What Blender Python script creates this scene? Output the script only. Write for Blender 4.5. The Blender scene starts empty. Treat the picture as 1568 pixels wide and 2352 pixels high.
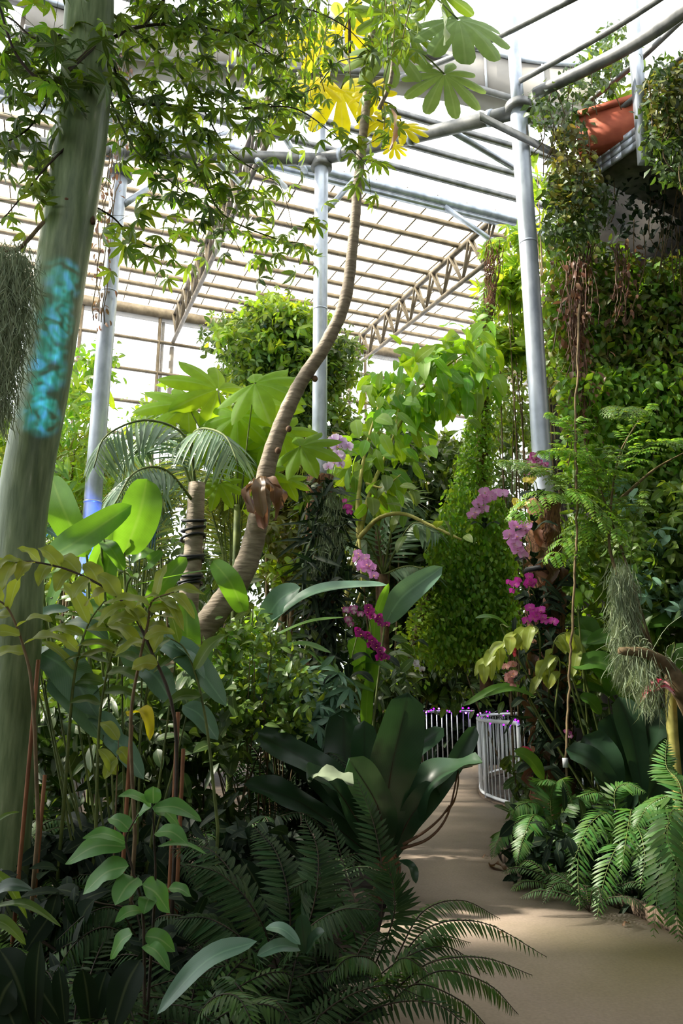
import bpy, math, random
import numpy as np
from mathutils import Vector, Matrix
PI = math.pi
rng = np.random.default_rng(7)
random.seed(7)
sc = bpy.context.scene
COL = sc.collection
# ------------------------------------------------------------------ camera, sky, sun, exposure
W, H, F = 1568.0, 2352.0, 1764.0
PITCH = math.atan(F / 7326.0)
CAM = np.array([0.0, 0.0, 1.4])
cd = bpy.data.cameras.new('camera')
cd.sensor_fit = 'VERTICAL'; cd.sensor_height = 36.0; cd.sensor_width = 24.0; cd.lens = 36.0 * F / H
cd.clip_start = 0.05; cd.clip_end = 300
cam = bpy.data.objects.new('camera', cd); COL.objects.link(cam)
cam.location = CAM; cam.rotation_euler = (PI / 2 + PITCH, 0, 0)
sc.camera = cam
sc.view_settings.view_transform = 'Standard'; sc.view_settings.look = 'None'
sc.view_settings.gamma = 1.0; sc.view_settings.exposure = 0.0; sc.view_settings.use_curve_mapping = False
SKY, SUN = 3.2, 16.0
wd = bpy.data.worlds.new('overcast_sky'); sc.world = wd; wd.use_nodes = True
bg = wd.node_tree.nodes['Background']; bg.inputs[0].default_value = (0.93, 0.97, 1.0, 1); bg.inputs[1].default_value = SKY
sl = bpy.data.lights.new('sun', 'SUN'); sl.energy = SUN; sl.angle = math.radians(3); sl.color = (1.0, 0.93, 0.80)
so = bpy.data.objects.new('sun', sl); COL.objects.link(so)
SUN_DIR = Vector((-0.72, 0.04, 0.68)).normalized()
so.rotation_euler = SUN_DIR.to_track_quat('Z', 'Y').to_euler(); so.location = (-10, 8, 20)
cy = sc.cycles
cy.max_bounces = 6; cy.diffuse_bounces = 3; cy.glossy_bounces = 2; cy.transmission_bounces = 4; cy.transparent_max_bounces = 10
cy.caustics_reflective = False; cy.caustics_refractive = False; cy.sample_clamp_indirect = 4.0
cy.use_adaptive_sampling = True; cy.adaptive_threshold = 0.025

# ------------------------------------------------------------------ pixel <-> place
cp, sp = math.cos(PITCH), math.sin(PITCH)
def ray(px, py):
    a, b = (px - W / 2) / F, (H / 2 - py) / F
    return np.array([a, cp - b * sp, sp + b * cp])
def at(px, py, Y):
    d = ray(px, py); return CAM + d * (Y / d[1])
def gnd(px, py, z=0.0):
    d = ray(px, py); return CAM + d * ((z - CAM[2]) / d[2])
def pxs(p):                         # metres spanned by one photo pixel at that place
    q = np.asarray(p) - CAM
    return (q[1] * cp + q[2] * sp) / F
def nrm(v):
    v = np.asarray(v, float); return v / np.maximum(np.linalg.norm(v, axis=-1, keepdims=True), 1e-9)
UP = np.array([0, 0, 1.0])

# ------------------------------------------------------------------ materials
def lin(c):
    return tuple(((x / 255) / 12.92 if x / 255 <= 0.04045 else ((x / 255 + 0.055) / 1.055) ** 2.4) for x in c) + (1.0,)
def nt(name):
    m = bpy.data.materials.new(name); m.use_nodes = True
    n = m.node_tree; n.nodes.clear()
    return m, n, n.nodes.new('ShaderNodeOutputMaterial')
def N(n, t, **kw):
    x = n.nodes.new(t)
    for k, v in kw.items(): setattr(x, k, v)
    return x
def leaf_mat(name, col, trans, rough=0.42, tl=0.4, vein=0.25, var=0.25, hue=0.03, vcol=None, blotch=0.0, bcol=(150, 120, 40), stripes=0, spec=0.4):
    m, n, out = nt(name); L = n.links.new
    geo = N(n, 'ShaderNodeNewGeometry'); uv = N(n, 'ShaderNodeTexCoord')
    sep = N(n, 'ShaderNodeSeparateXYZ'); L(uv.outputs['UV'], sep.inputs[0])
    d = N(n, 'ShaderNodeMath', operation='SUBTRACT'); L(sep.outputs['X'], d.inputs[0]); d.inputs[1].default_value = 0.5
    a = N(n, 'ShaderNodeMath', operation='ABSOLUTE'); L(d.outputs[0], a.inputs[0])
    mr = N(n, 'ShaderNodeMapRange'); L(a.outputs[0], mr.inputs[0]); mr.inputs[1].default_value = 0.015; mr.inputs[2].default_value = 0.06
    mr.inputs[3].default_value = vein; mr.inputs[4].default_value = 0.0
    veinf = mr.outputs[0]
    if stripes:                       # lateral veins running out to the margin
        s1 = N(n, 'ShaderNodeMath', operation='MULTIPLY_ADD'); L(a.outputs[0], s1.inputs[0]); s1.inputs[1].default_value = -0.5; L(sep.outputs['Y'], s1.inputs[2])
        s2 = N(n, 'ShaderNodeMath', operation='MULTIPLY'); L(s1.outputs[0], s2.inputs[0]); s2.inputs[1].default_value = stripes * 6.283
        s3 = N(n, 'ShaderNodeMath', operation='SINE'); L(s2.outputs[0], s3.inputs[0])
        s4 = N(n, 'ShaderNodeMapRange'); L(s3.outputs[0], s4.inputs[0]); s4.inputs[1].default_value = 0.4; s4.inputs[2].default_value = 1; s4.inputs[3].default_value = 0; s4.inputs[4].default_value = vein * 0.45
        mx_ = N(n, 'ShaderNodeMath', operation='MAXIMUM'); L(veinf, mx_.inputs[0]); L(s4.outputs[0], mx_.inputs[1]); veinf = mx_.outputs[0]
    noise = N(n, 'ShaderNodeTexNoise'); noise.inputs['Scale'].default_value = 9.0; noise.inputs['Detail'].default_value = 3
    L(uv.outputs['Object'], noise.inputs['Vector'])
    h = N(n, 'ShaderNodeMapRange'); L(geo.outputs['Random Per Island'], h.inputs[0]); h.inputs[3].default_value = 0.5 - hue; h.inputs[4].default_value = 0.5 + hue * 0.6
    w = N(n, 'ShaderNodeTexWhiteNoise', noise_dimensions='1D'); L(geo.outputs['Random Per Island'], w.inputs['W'])
    v1 = N(n, 'ShaderNodeMapRange'); L(w.outputs['Value'], v1.inputs[0]); v1.inputs[3].default_value = 1 - var; v1.inputs[4].default_value = 1 + var
    v2 = N(n, 'ShaderNodeMapRange'); L(noise.outputs[0], v2.inputs[0]); v2.inputs[3].default_value = 0.75; v2.inputs[4].default_value = 1.25
    vm = N(n, 'ShaderNodeMath', operation='MULTIPLY'); L(v1.outputs[0], vm.inputs[0]); L(v2.outputs[0], vm.inputs[1])
    def chain(c):
        hs = N(n, 'ShaderNodeHueSaturation'); hs.inputs['Color'].default_value = lin(c)
        L(h.outputs[0], hs.inputs['Hue']); L(vm.outputs[0], hs.inputs['Value'])
        mx = N(n, 'ShaderNodeMix', data_type='RGBA'); L(veinf, mx.inputs[0]); L(hs.outputs[0], mx.inputs[6]); mx.inputs[7].default_value = lin(vcol or (190, 205, 140))
        o = mx.outputs[2]
        if blotch:
            nb = N(n, 'ShaderNodeTexNoise'); nb.inputs['Scale'].default_value = 5.0; nb.inputs['Detail'].default_value = 4; L(uv.outputs['Object'], nb.inputs['Vector'])
            rb = N(n, 'ShaderNodeMapRange'); L(nb.outputs[0], rb.inputs[0]); rb.inputs[1].default_value = 0.58; rb.inputs[2].default_value = 0.7; rb.inputs[3].default_value = 0; rb.inputs[4].default_value = blotch
            m2 = N(n, 'ShaderNodeMix', data_type='RGBA'); L(rb.outputs[0], m2.inputs[0]); L(o, m2.inputs[6]); m2.inputs[7].default_value = lin(bcol); o = m2.outputs[2]
        return o
    p = N(n, 'ShaderNodeBsdfPrincipled'); L(chain(col), p.inputs['Base Color']); p.inputs['Roughness'].default_value = rough
    p.inputs['Specular IOR Level'].default_value = spec
    t = N(n, 'ShaderNodeBsdfTranslucent'); L(chain(trans), t.inputs['Color'])
    mix = N(n, 'ShaderNodeMixShader'); mix.inputs[0].default_value = tl
    L(p.outputs[0], mix.inputs[1]); L(t.outputs[0], mix.inputs[2]); L(mix.outputs[0], out.inputs[0])
    return m
def rough_mat(name, c1, c2, scale=6.0, rough=0.7, metal=0.0, stretch=(1, 1, 1), bump=0.3, detail=5, c3=None, spec=0.35, lo=0.35, hi=0.65):
    m, n, out = nt(name); L = n.links.new
    tc = N(n, 'ShaderNodeTexCoord'); mp = N(n, 'ShaderNodeMapping'); L(tc.outputs['Object'], mp.inputs[0]); mp.inputs['Scale'].default_value = stretch
    no = N(n, 'ShaderNodeTexNoise'); no.inputs['Scale'].default_value = scale; no.inputs['Detail'].default_value = detail; L(mp.outputs[0], no.inputs['Vector'])
    r = N(n, 'ShaderNodeValToRGB'); L(no.outputs[0], r.inputs[0])
    r.color_ramp.elements[0].position = lo; r.color_ramp.elements[0].color = lin(c1); r.color_ramp.elements[1].position = hi; r.color_ramp.elements[1].color = lin(c2)
    if c3:
        e = r.color_ramp.elements.new(min(hi + 0.1, 0.98)); e.color = lin(c3)
    p = N(n, 'ShaderNodeBsdfPrincipled'); L(r.outputs[0], p.inputs['Base Color']); p.inputs['Roughness'].default_value = rough; p.inputs['Metallic'].default_value = metal
    p.inputs['Specular IOR Level'].default_value = spec
    if bump:
        b = N(n, 'ShaderNodeBump'); b.inputs['Strength'].default_value = bump; b.inputs['Distance'].default_value = 0.02; L(no.outputs[0], b.inputs['Height']); L(b.outputs[0], p.inputs['Normal'])
    L(p.outputs[0], out.inputs[0]); return m
def panel_mat(name, col, alpha, tl):
    m, n, out = nt(name); L = n.links.new
    tr = N(n, 'ShaderNodeBsdfTransparent'); tr.inputs[0].default_value = (1, 1, 1, 1)
    tn = N(n, 'ShaderNodeBsdfTranslucent'); tn.inputs[0].default_value = lin(col)
    gl = N(n, 'ShaderNodeBsdfGlossy'); gl.inputs['Roughness'].default_value = 0.08
    m1 = N(n, 'ShaderNodeMixShader'); m1.inputs[0].default_value = tl; L(tr.outputs[0], m1.inputs[1]); L(tn.outputs[0], m1.inputs[2])
    m2 = N(n, 'ShaderNodeMixShader'); m2.inputs[0].default_value = alpha; L(m1.outputs[0], m2.inputs[1]); L(gl.outputs[0], m2.inputs[2])
    L(m2.outputs[0], out.inputs[0]); return m
def lamp_mat(name, col, s):
    m, n, out = nt(name); e = N(n, 'ShaderNodeEmission'); e.inputs[0].default_value = lin(col); e.inputs[1].default_value = s
    n.links.new(e.outputs[0], out.inputs[0]); return m

M = {}
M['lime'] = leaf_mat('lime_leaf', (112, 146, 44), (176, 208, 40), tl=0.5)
M['bright'] = leaf_mat('bright_leaf', (96, 142, 44), (160, 205, 36), tl=0.5, vein=0.3, rough=0.5)
M['mid'] = leaf_mat('mid_leaf', (80, 112, 42), (140, 170, 40), tl=0.4)
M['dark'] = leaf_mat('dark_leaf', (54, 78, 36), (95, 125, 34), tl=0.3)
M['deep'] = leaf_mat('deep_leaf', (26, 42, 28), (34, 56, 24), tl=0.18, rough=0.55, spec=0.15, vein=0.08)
M['olive'] = leaf_mat('olive_leaf', (98, 106, 46), (145, 142, 42), tl=0.35, var=0.4, hue=0.05)
M['ivy'] = leaf_mat('creeper_leaf', (96, 138, 44), (160, 205, 42), tl=0.45, var=0.35)
M['banana'] = leaf_mat('banana_leaf', (78, 125, 50), (130, 185, 40), tl=0.5, vein=0.3, stripes=45, rough=0.38, vcol=(150, 180, 80), blotch=0.0)
M['canna'] = leaf_mat('blue_green_leaf', (104, 142, 118), (112, 150, 92), tl=0.25, vein=0.4, stripes=36, rough=0.36, vcol=(150, 190, 150))
M['nest'] = leaf_mat('nest_fern_leaf', (50, 80, 54), (56, 88, 44), tl=0.2, vein=0.5, rough=0.34, vcol=(40, 50, 35), stripes=40)
M['fern'] = leaf_mat('fern_leaf', (66, 104, 44), (98, 140, 48), tl=0.35, vein=0.1)
M['fern_shade'] = leaf_mat('shade_tone_fern_leaf', (42, 68, 36), (56, 90, 36), tl=0.3, vein=0.1, spec=0.15, rough=.55)  # foreground shade put into a darker fern colour
M['fern_pale'] = leaf_mat('pale_fern_leaf', (74, 120, 54), (102, 145, 52), tl=0.4, vein=0.1)
M['palm'] = leaf_mat('palm_leaf', (112, 142, 112), (130, 160, 100), tl=0.25, vein=0.2, rough=0.4)
M['palm_lit'] = leaf_mat('sunlit_tone_palm_leaf', (110, 130, 50), (170, 180, 60), tl=0.45, vein=0.1)  # backlit yellow-green put into the leaf colour
M['ylw'] = leaf_mat('yellow_leaf', (225, 208, 36), (255, 240, 30), tl=0.65, hue=0.01, var=.15, vein=0.3, vcol=(240, 220, 90))
M['yg'] = leaf_mat('yellow_green_leaf', (150, 168, 74), (190, 205, 66), tl=0.55, vein=0.35, var=0.3, hue=0.04, blotch=0.35, bcol=(170, 150, 40))
M['spice'] = leaf_mat('fresh_green_leaf', (96, 150, 78), (120, 180, 70), tl=0.4, vein=0.3)
M['moss'] = leaf_mat('grey_moss', (140, 155, 125), (130, 145, 100), tl=0.3, vein=0.0, rough=0.8)
M['dry'] = leaf_mat('dry_leaf', (112, 84, 60), (140, 104, 64), tl=0.3, vein=0.1, var=0.4)
M['trunk'] = rough_mat('green_bark', (92, 112, 74), (128, 146, 104), 5.0, 0.42, 0, (6, 6, 0.8), 0.25, c3=(160, 165, 140), spec=0.5)
M['bark'] = rough_mat('ringed_bark', (126, 113, 96), (164, 150, 130), 7.0, 0.7, 0, (1, 1, 5), 0.5)
M['brown'] = rough_mat('brown_bark', (70, 52, 38), (120, 92, 66), 9.0, 0.85, 0, (1, 1, 1), 0.6)
M['fibre'] = rough_mat('palm_fibre', (62, 42, 30), (140, 100, 70), 14.0, 0.9, 0, (4, 4, 1), 0.8)
M['stem'] = rough_mat('green_stem', (76, 92, 46), (112, 124, 62), 12.0, 0.6, bump=0)
M['ystem'] = rough_mat('yellow_stem', (150, 146, 72), (186, 178, 100), 12.0, 0.6, bump=0)
M['dstem'] = rough_mat('dark_stem', (36, 32, 24), (66, 54, 38), 12.0, 0.7, bump=0)
M['twig'] = rough_mat('woody_twig', (84, 72, 48), (118, 100, 70), 12.0, 0.8, bump=0)
M['stake'] = rough_mat('bamboo_stake', (104, 66, 40), (140, 94, 60), 10.0, 0.7, 0, (3, 3, .6), 0.2)
M['steel'] = rough_mat('galvanised_steel', (150, 158, 170), (188, 196, 206), 7.0, 0.38, 0.35, (1, 1, .5), 0.08, spec=0.5)
M['steel_dk'] = rough_mat('grey_steel', (96, 98, 98), (132, 132, 130), 7.0, 0.45, 0.3, (1, 1, 1), 0.08)
M['truss'] = rough_mat('weathered_alloy', (96, 88, 76), (128, 118, 104), 6.0, 0.55, 0.1, (1, 1, 1), 0.08)
M['cream'] = rough_mat('cream_metal', (150, 145, 138), (172, 167, 158), 2.0, 0.6, 0, (1, 1, 1), 0.05)
M['terra'] = rough_mat('terracotta', (168, 82, 58), (196, 104, 74), 6.0, 0.7, bump=0.15)
M['black'] = rough_mat('black_rubber', (20, 22, 24), (40, 42, 44), 9.0, 0.5, bump=0.2)
M['white'] = rough_mat('white_paint', (196, 200, 206), (220, 224, 228), 4.0, 0.4, 0.1, bump=0.05)
M['soil'] = rough_mat('dark_soil', (34, 26, 20), (60, 48, 36), 8.0, 0.95, bump=0.8)
M['rock'] = rough_mat('dark_rock', (18, 17, 15), (42, 38, 32), 2.5, 0.95, bump=0.9)
M['kerb'] = rough_mat('timber_edging', (66, 54, 44), (104, 88, 72), 6.0, 0.85, 0, (1, 8, 8), 0.4)
M['concrete_dk'] = rough_mat('grey_concrete', (92, 88, 82), (116, 112, 104), 1.5, 0.9, bump=0.2)
M['glass'] = panel_mat('clear_glass', (240, 246, 250), 0.03, 0.12)
M['shade'] = panel_mat('shade_cloth_panel', (252, 240, 208), 0.0, 0.72)

def path_mat():
    m, n, out = nt('beige_concrete'); L = n.links.new
    tc = N(n, 'ShaderNodeTexCoord')
    a = N(n, 'ShaderNodeTexNoise'); a.inputs['Scale'].default_value = 1.1; a.inputs['Detail'].default_value = 6; L(tc.outputs['Object'], a.inputs['Vector'])
    b = N(n, 'ShaderNodeTexNoise'); b.inputs['Scale'].default_value = 60; b.inputs['Detail'].default_value = 3; L(tc.outputs['Object'], b.inputs['Vector'])
    r = N(n, 'ShaderNodeValToRGB'); L(a.outputs[0], r.inputs[0]); r.color_ramp.elements[0].position = .3; r.color_ramp.elements[1].position = .7
    r.color_ramp.elements[0].color = lin((134, 119, 104)); r.color_ramp.elements[1].color = lin((160, 143, 125))
    # mossy stain along the right kerb, a wear mark of its own
    sx = N(n, 'ShaderNodeSeparateXYZ'); L(tc.outputs['Object'], sx.inputs[0])
    ge = N(n, 'ShaderNodeNewGeometry'); va = N(n, 'ShaderNodeVectorMath', operation='DISTANCE'); L(ge.outputs['Position'], va.inputs[0]); va.inputs[1].default_value = tuple(gnd(1560, 2225))
    ad = N(n, 'ShaderNodeMath', operation='MULTIPLY_ADD'); L(a.outputs[0], ad.inputs[0]); ad.inputs[1].default_value = 1.0; L(va.outputs['Value'], ad.inputs[2])
    mr = N(n, 'ShaderNodeMapRange'); L(ad.outputs[0], mr.inputs[0]); mr.inputs[1].default_value = .7; mr.inputs[2].default_value = 1.5; mr.inputs[3].default_value = .6; mr.inputs[4].default_value = 0
    mx = N(n, 'ShaderNodeMix', data_type='RGBA'); L(mr.outputs[0], mx.inputs[0]); L(r.outputs[0], mx.inputs[6]); mx.inputs[7].default_value = lin((128, 120, 50))
    hs = N(n, 'ShaderNodeHueSaturation'); L(mx.outputs[2], hs.inputs['Color'])
    v = N(n, 'ShaderNodeMapRange'); L(b.outputs[0], v.inputs[0]); v.inputs[3].default_value = .75; v.inputs[4].default_value = 1.25; L(v.outputs[0], hs.inputs['Value'])
    p = N(n, 'ShaderNodeBsdfPrincipled'); L(hs.outputs[0], p.inputs['Base Color']); p.inputs['Roughness'].default_value = .85
    bp = N(n, 'ShaderNodeBump'); bp.inputs['Strength'].default_value = .25; bp.inputs['Distance'].default_value = .005; L(b.outputs[0], bp.inputs['Height']); L(bp.outputs[0], p.inputs['Normal'])
    L(p.outputs[0], out.inputs[0]); return m
M['path'] = path_mat()
def petal_mat(name, c1, c2, tl=.4):
    m, n, out = nt(name); L = n.links.new
    tc = N(n, 'ShaderNodeTexCoord'); s = N(n, 'ShaderNodeSeparateXYZ'); L(tc.outputs['UV'], s.inputs[0])
    r = N(n, 'ShaderNodeValToRGB'); L(s.outputs['Y'], r.inputs[0]); r.color_ramp.elements[0].position = .1; r.color_ramp.elements[0].color = lin(c2); r.color_ramp.elements[1].position = .6; r.color_ramp.elements[1].color = lin(c1)
    p = N(n, 'ShaderNodeBsdfPrincipled'); L(r.outputs[0], p.inputs['Base Color']); p.inputs['Roughness'].default_value = .5
    t = N(n, 'ShaderNodeBsdfTranslucent'); L(r.outputs[0], t.inputs[0])
    x = N(n, 'ShaderNodeMixShader'); x.inputs[0].default_value = tl; L(p.outputs[0], x.inputs[1]); L(t.outputs[0], x.inputs[2]); L(x.outputs[0], out.inputs[0]); return m
M['p_lilac'] = petal_mat('pale_lilac_petal', (232, 212, 244), (210, 170, 225))
M['p_pink'] = petal_mat('orchid_pink_petal', (232, 160, 226), (240, 200, 236))
M['p_mag'] = petal_mat('magenta_petal', (206, 50, 176), (220, 110, 196))
M['p_purple'] = petal_mat('deep_purple_petal', (158, 22, 122), (120, 10, 90))
M['p_stripe'] = petal_mat('maroon_white_petal', (176, 70, 140), (240, 220, 235))
M['p_yellow'] = petal_mat('yellow_petal', (222, 210, 90), (240, 230, 160))
M['p_dusky'] = petal_mat('dusky_pink_petal', (200, 140, 140), (220, 180, 170))
M['p_red'] = petal_mat('rose_red_petal', (214, 60, 96), (240, 120, 130))
M['p_white'] = petal_mat('white_petal', (235, 232, 238), (220, 210, 225))
M['lip'] = petal_mat('orchid_lip', (170, 30, 110), (230, 190, 60))

# ------------------------------------------------------------------ mesh tools
class MB:
    def __init__(s): s.v, s.f, s.uv, s.n = [], [], [], 0
    def add(s, v, f, uv=None):
        v = np.asarray(v, float).reshape(-1, 3); f = np.asarray(f, int)
        s.v.append(v); s.f.append(f + s.n); s.uv.append(np.asarray(uv, float).reshape(-1, 2) if uv is not None else np.tile([0.2, 0.5], (len(v), 1)))
        s.n += len(v); return s
    def box(s, c, size, rx=None):
        h = np.asarray(size, float) / 2
        v = np.array([[x, y, z] for x in (-1, 1) for y in (-1, 1) for z in (-1, 1)]) * h
        if rx is not None: v = v @ np.asarray(rx).T
        return s.add(v + np.asarray(c), [[0, 1, 3, 2], [4, 6, 7, 5], [0, 4, 5, 1], [2, 3, 7, 6], [0, 2, 6, 4], [1, 5, 7, 3]])
    def beam(s, a, b, w, h, up=UP):
        a, b = np.asarray(a, float), np.asarray(b, float); t = nrm(b - a); up = np.array([0, 1.0, 0]) if abs(np.dot(t, nrm(up))) > .99 else up; x = nrm(np.cross(t, up)); z = np.cross(x, t)
        return s.box((a + b) / 2, (w, np.linalg.norm(b - a), h), np.stack([x, t, z], 1))
    def tube(s, pts, r, k=8, cap=True):
        p = np.asarray(pts, float); n = len(p); r = np.broadcast_to(np.asarray(r, float), (n,))
        t = nrm(np.gradient(p, axis=0)); x = np.cross(t[0], UP if abs(t[0][2]) < .95 else np.array([1.0, 0, 0])); x = nrm(x)
        X = np.zeros((n, 3))
        for i in range(n):
            x = x - t[i] * np.dot(x, t[i]); x = nrm(x); X[i] = x
        Y = np.cross(t, X); a = np.arange(k) * 2 * PI / k
        v = p[:, None] + r[:, None, None] * (np.cos(a)[None, :, None] * X[:, None] + np.sin(a)[None, :, None] * Y[:, None])
        i, j = np.meshgrid(np.arange(n - 1), np.arange(k), indexing='ij'); j2 = (j + 1) % k
        s.add(v.reshape(-1, 3), np.stack([i * k + j, i * k + j2, (i + 1) * k + j2, (i + 1) * k + j], -1).reshape(-1, 4))
        if cap:
            b = s.n - n * k
            for e in (0, n - 1):
                s.v.append(p[e][None]); s.uv.append(np.array([[.2, .5]])); q = s.n; s.n += 1
                fs = np.array([[b + e * k + m, b + e * k + (m + 1) % k, q] for m in range(k)])
                s.f.append(fs[:, ::-1] if e == 0 else fs)
        return s
    def ball(s, c, r, k=8, m=6):
        c = np.asarray(c, float); r = np.broadcast_to(np.asarray(r, float), (3,))
        th = np.linspace(0.02, PI - .02, m); a = np.arange(k) * 2 * PI / k
        v = np.stack([np.sin(th)[:, None] * np.cos(a), np.sin(th)[:, None] * np.sin(a), np.repeat(np.cos(th)[:, None], k, 1)], -1) * r + c
        i, j = np.meshgrid(np.arange(m - 1), np.arange(k), indexing='ij'); j2 = (j + 1) % k
        return s.add(v.reshape(-1, 3), np.stack([i * k + j, (i + 1) * k + j, (i + 1) * k + j2, i * k + j2], -1).reshape(-1, 4))
    def scatter(s, tpl, P, D, Nn, S):
        tv, tf, tu = tpl; P = np.asarray(P, float).reshape(-1, 3); n = len(P)
        if n == 0: return s
        D = nrm(np.broadcast_to(D, (n, 3))); X = nrm(np.cross(D, np.broadcast_to(Nn, (n, 3)) + 1e-4 * np.array([.3, .5, .7]))); Z = np.cross(X, D)
        S = np.asarray(S, float)
        S = np.broadcast_to(S[..., None] if S.ndim < 2 else S, (n, 3))
        v = P[:, None] + (S[:, None, 0:1] * tv[None, :, 0:1]) * X[:, None] + (S[:, None, 1:2] * tv[None, :, 1:2]) * D[:, None] + (S[:, None, 2:3] * tv[None, :, 2:3]) * Z[:, None]
        f = tf[None] + (np.arange(n) * len(tv))[:, None, None]
        return s.add(v.reshape(-1, 3), f.reshape(-1, tf.shape[1]), np.tile(tu, (n, 1)))
    def mesh(s, name, off):
        me = bpy.data.meshes.new(name); V = np.concatenate(s.v) - np.asarray(off)
        loops = np.concatenate([f.reshape(-1) for f in s.f]); tot = np.concatenate([np.full(len(f), f.shape[1]) for f in s.f])
        st = np.concatenate([[0], np.cumsum(tot)[:-1]])
        me.vertices.add(len(V)); me.vertices.foreach_set('co', V.astype(np.float32).reshape(-1))
        me.loops.add(len(loops)); me.loops.foreach_set('vertex_index', loops.astype(np.int32))
        me.polygons.add(len(tot)); me.polygons.foreach_set('loop_start', st.astype(np.int32))
        u = me.uv_layers.new(name='uv'); u.data.foreach_set('uv', np.concatenate(s.uv)[loops].astype(np.float32).reshape(-1))
        me.update(calc_edges=True); return me

def rootloc(o):
    while o.parent: o = o.parent
    return np.array(o.location)
def thing(name, label, cat, loc, group=None, kind=None):
    o = bpy.data.objects.new(name, None); COL.objects.link(o); o.location = loc; o.empty_display_size = .1
    o['label'] = label; o['category'] = cat
    if group: o['group'] = group
    if kind: o['kind'] = kind
    return o
def part(name, mb, mat, parent, smooth=True, label=None):
    if mb.n == 0: return None
    me = mb.mesh(name, rootloc(parent)); me.materials.append(M[mat] if isinstance(mat, str) else mat)
    if smooth: me.polygons.foreach_set('use_smooth', np.ones(len(me.polygons), bool))
    o = bpy.data.objects.new(name, me); COL.objects.link(o); o.parent = parent
    if label: o['label'] = label
    return o
def solo(name, mb, mat, label=None, cat=None, group=None, kind=None, smooth=True):
    off = np.concatenate(mb.v).mean(0); off[2] = np.concatenate(mb.v)[:, 2].min()
    me = mb.mesh(name, off); me.materials.append(M[mat] if isinstance(mat, str) else mat)
    if smooth: me.polygons.foreach_set('use_smooth', np.ones(len(me.polygons), bool))
    o = bpy.data.objects.new(name, me); COL.objects.link(o); o.location = off
    if label: o['label'] = label
    if cat: o['category'] = cat
    if group: o['group'] = group
    if kind: o['kind'] = kind
    return o

def spl(pts, n=16):                         # Catmull-Rom through points
    p = np.asarray(pts, float)
    if len(p) == 2: return p[0] + (p[1] - p[0]) * np.linspace(0, 1, n)[:, None]
    q = np.vstack([2 * p[0] - p[1], p, 2 * p[-1] - p[-2]]); m = len(p) - 1
    tt = np.linspace(0, m, n); i = np.minimum(tt.astype(int), m - 1); t = (tt - i)[:, None]
    a, b, c, d = q[i], q[i + 1], q[i + 2], q[i + 3]
    return .5 * (2 * b + (c - a) * t + (2 * a - 5 * b + 4 * c - d) * t ** 2 + (3 * b - a - 3 * c + d) * t ** 3)
def C3(*pts, n=16):                         # the same through photo positions (px, py, distance)
    return spl([at(*p) for p in pts], n)

def leaf_tpl(w=.3, seg=5, a=.7, b=.9, bend=.5, fold=.25, cols=3, wave=0.0):
    t = np.linspace(0, 1, seg + 1); ang = -bend * t; dl = 1.0 / seg
    y = np.concatenate([[0], np.cumsum(np.cos((ang[1:] + ang[:-1]) / 2)) * dl]); z = np.concatenate([[0], np.cumsum(np.sin((ang[1:] + ang[:-1]) / 2)) * dl])
    pw = np.maximum(t, 1e-6) ** a * np.maximum(1 - t, 0) ** b; pw = pw / pw.max() * w / 2; pw = np.maximum(pw, .012 * w)
    us = np.linspace(-1, 1, cols); v, uv = [], []
    for i in range(seg + 1):
        for u in us:
            v.append([u * pw[i] * math.cos(fold), y[i], z[i] + abs(u) * pw[i] * math.sin(fold) + wave * pw[i] * math.sin(i * 2.1 + (2 if u > 0 else 0)) * abs(u)]); uv.append([(u + 1) / 2, t[i]])
    f = [[i * cols + j, i * cols + j + 1, (i + 1) * cols + j + 1, (i + 1) * cols + j] for i in range(seg) for j in range(cols - 1)]
    return np.array(v), np.array(f), np.array(uv)
def join_tpl(l):
    v, f, u, n = [], [], [], 0
    for a, b, c in l: v.append(a); f.append(b + n); u.append(c); n += len(a)
    return np.concatenate(v), np.concatenate(f), np.concatenate(u)
def rot_tpl(t, rz, rx=0, s=1, off=(0, 0, 0)):
    c, q = math.cos(rx), math.sin(rx); R = np.array([[1, 0, 0], [0, c, -q], [0, q, c]])
    c, q = math.cos(rz), math.sin(rz); Z = np.array([[c, -q, 0], [q, c, 0], [0, 0, 1]])
    return (t[0] * s) @ R.T @ Z.T + np.asarray(off), t[1], t[2]
def palmate_tpl(n=6, span=2.6, w=.28, droop=.35, seg=4, bend=.5, stalk=.0):
    l = leaf_tpl(w, seg, .8, .8, bend, .2)
    return join_tpl([rot_tpl(l, a, -droop, 1 - .25 * abs(a) / span) for a in np.linspace(-span / 1, span / 1, n) * .92])
def lobed_tpl(nl=8, span=2.7, notch=.5, droop=.5, per=8, sharp=.6, tooth=0.0, tri=False):
    m = nl * per + 1; th = np.linspace(-span, span, m); ph = (th + span) / (2 * span) * nl
    lob = np.abs(np.sin(PI * (ph % 1.0))) ** sharp
    if tri: lob = (1 - np.abs(2 * (ph % 1.0) - 1)) ** sharp
    ln = .62 + .38 * np.cos(th / 2) ** 1.0
    r = ln * (notch + (1 - notch) * lob) * (1 + tooth * np.sin(ph * 2 * PI * 3))
    r[0] *= .5; r[-1] *= .5
    rings = np.array([0.04, .35, .65, .85, 1.0]); v, uv = [], []
    for k in rings:
        kk = k * r
        z = -droop * kk ** 2 - .05 * k * np.abs(np.cos(PI * ph))   # lobes keel a little along their veins
        v.append(np.stack([np.sin(th) * kk, np.cos(th) * kk, z], 1)); uv.append(np.stack([ph % 1.0, np.full(m, k)], 1))
    v = np.concatenate(v); uv = np.concatenate(uv)
    f = [[a * m + j, a * m + j + 1, (a + 1) * m + j + 1, (a + 1) * m + j] for a in range(len(rings) - 1) for j in range(m - 1)]
    return v, np.array(f), uv

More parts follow.
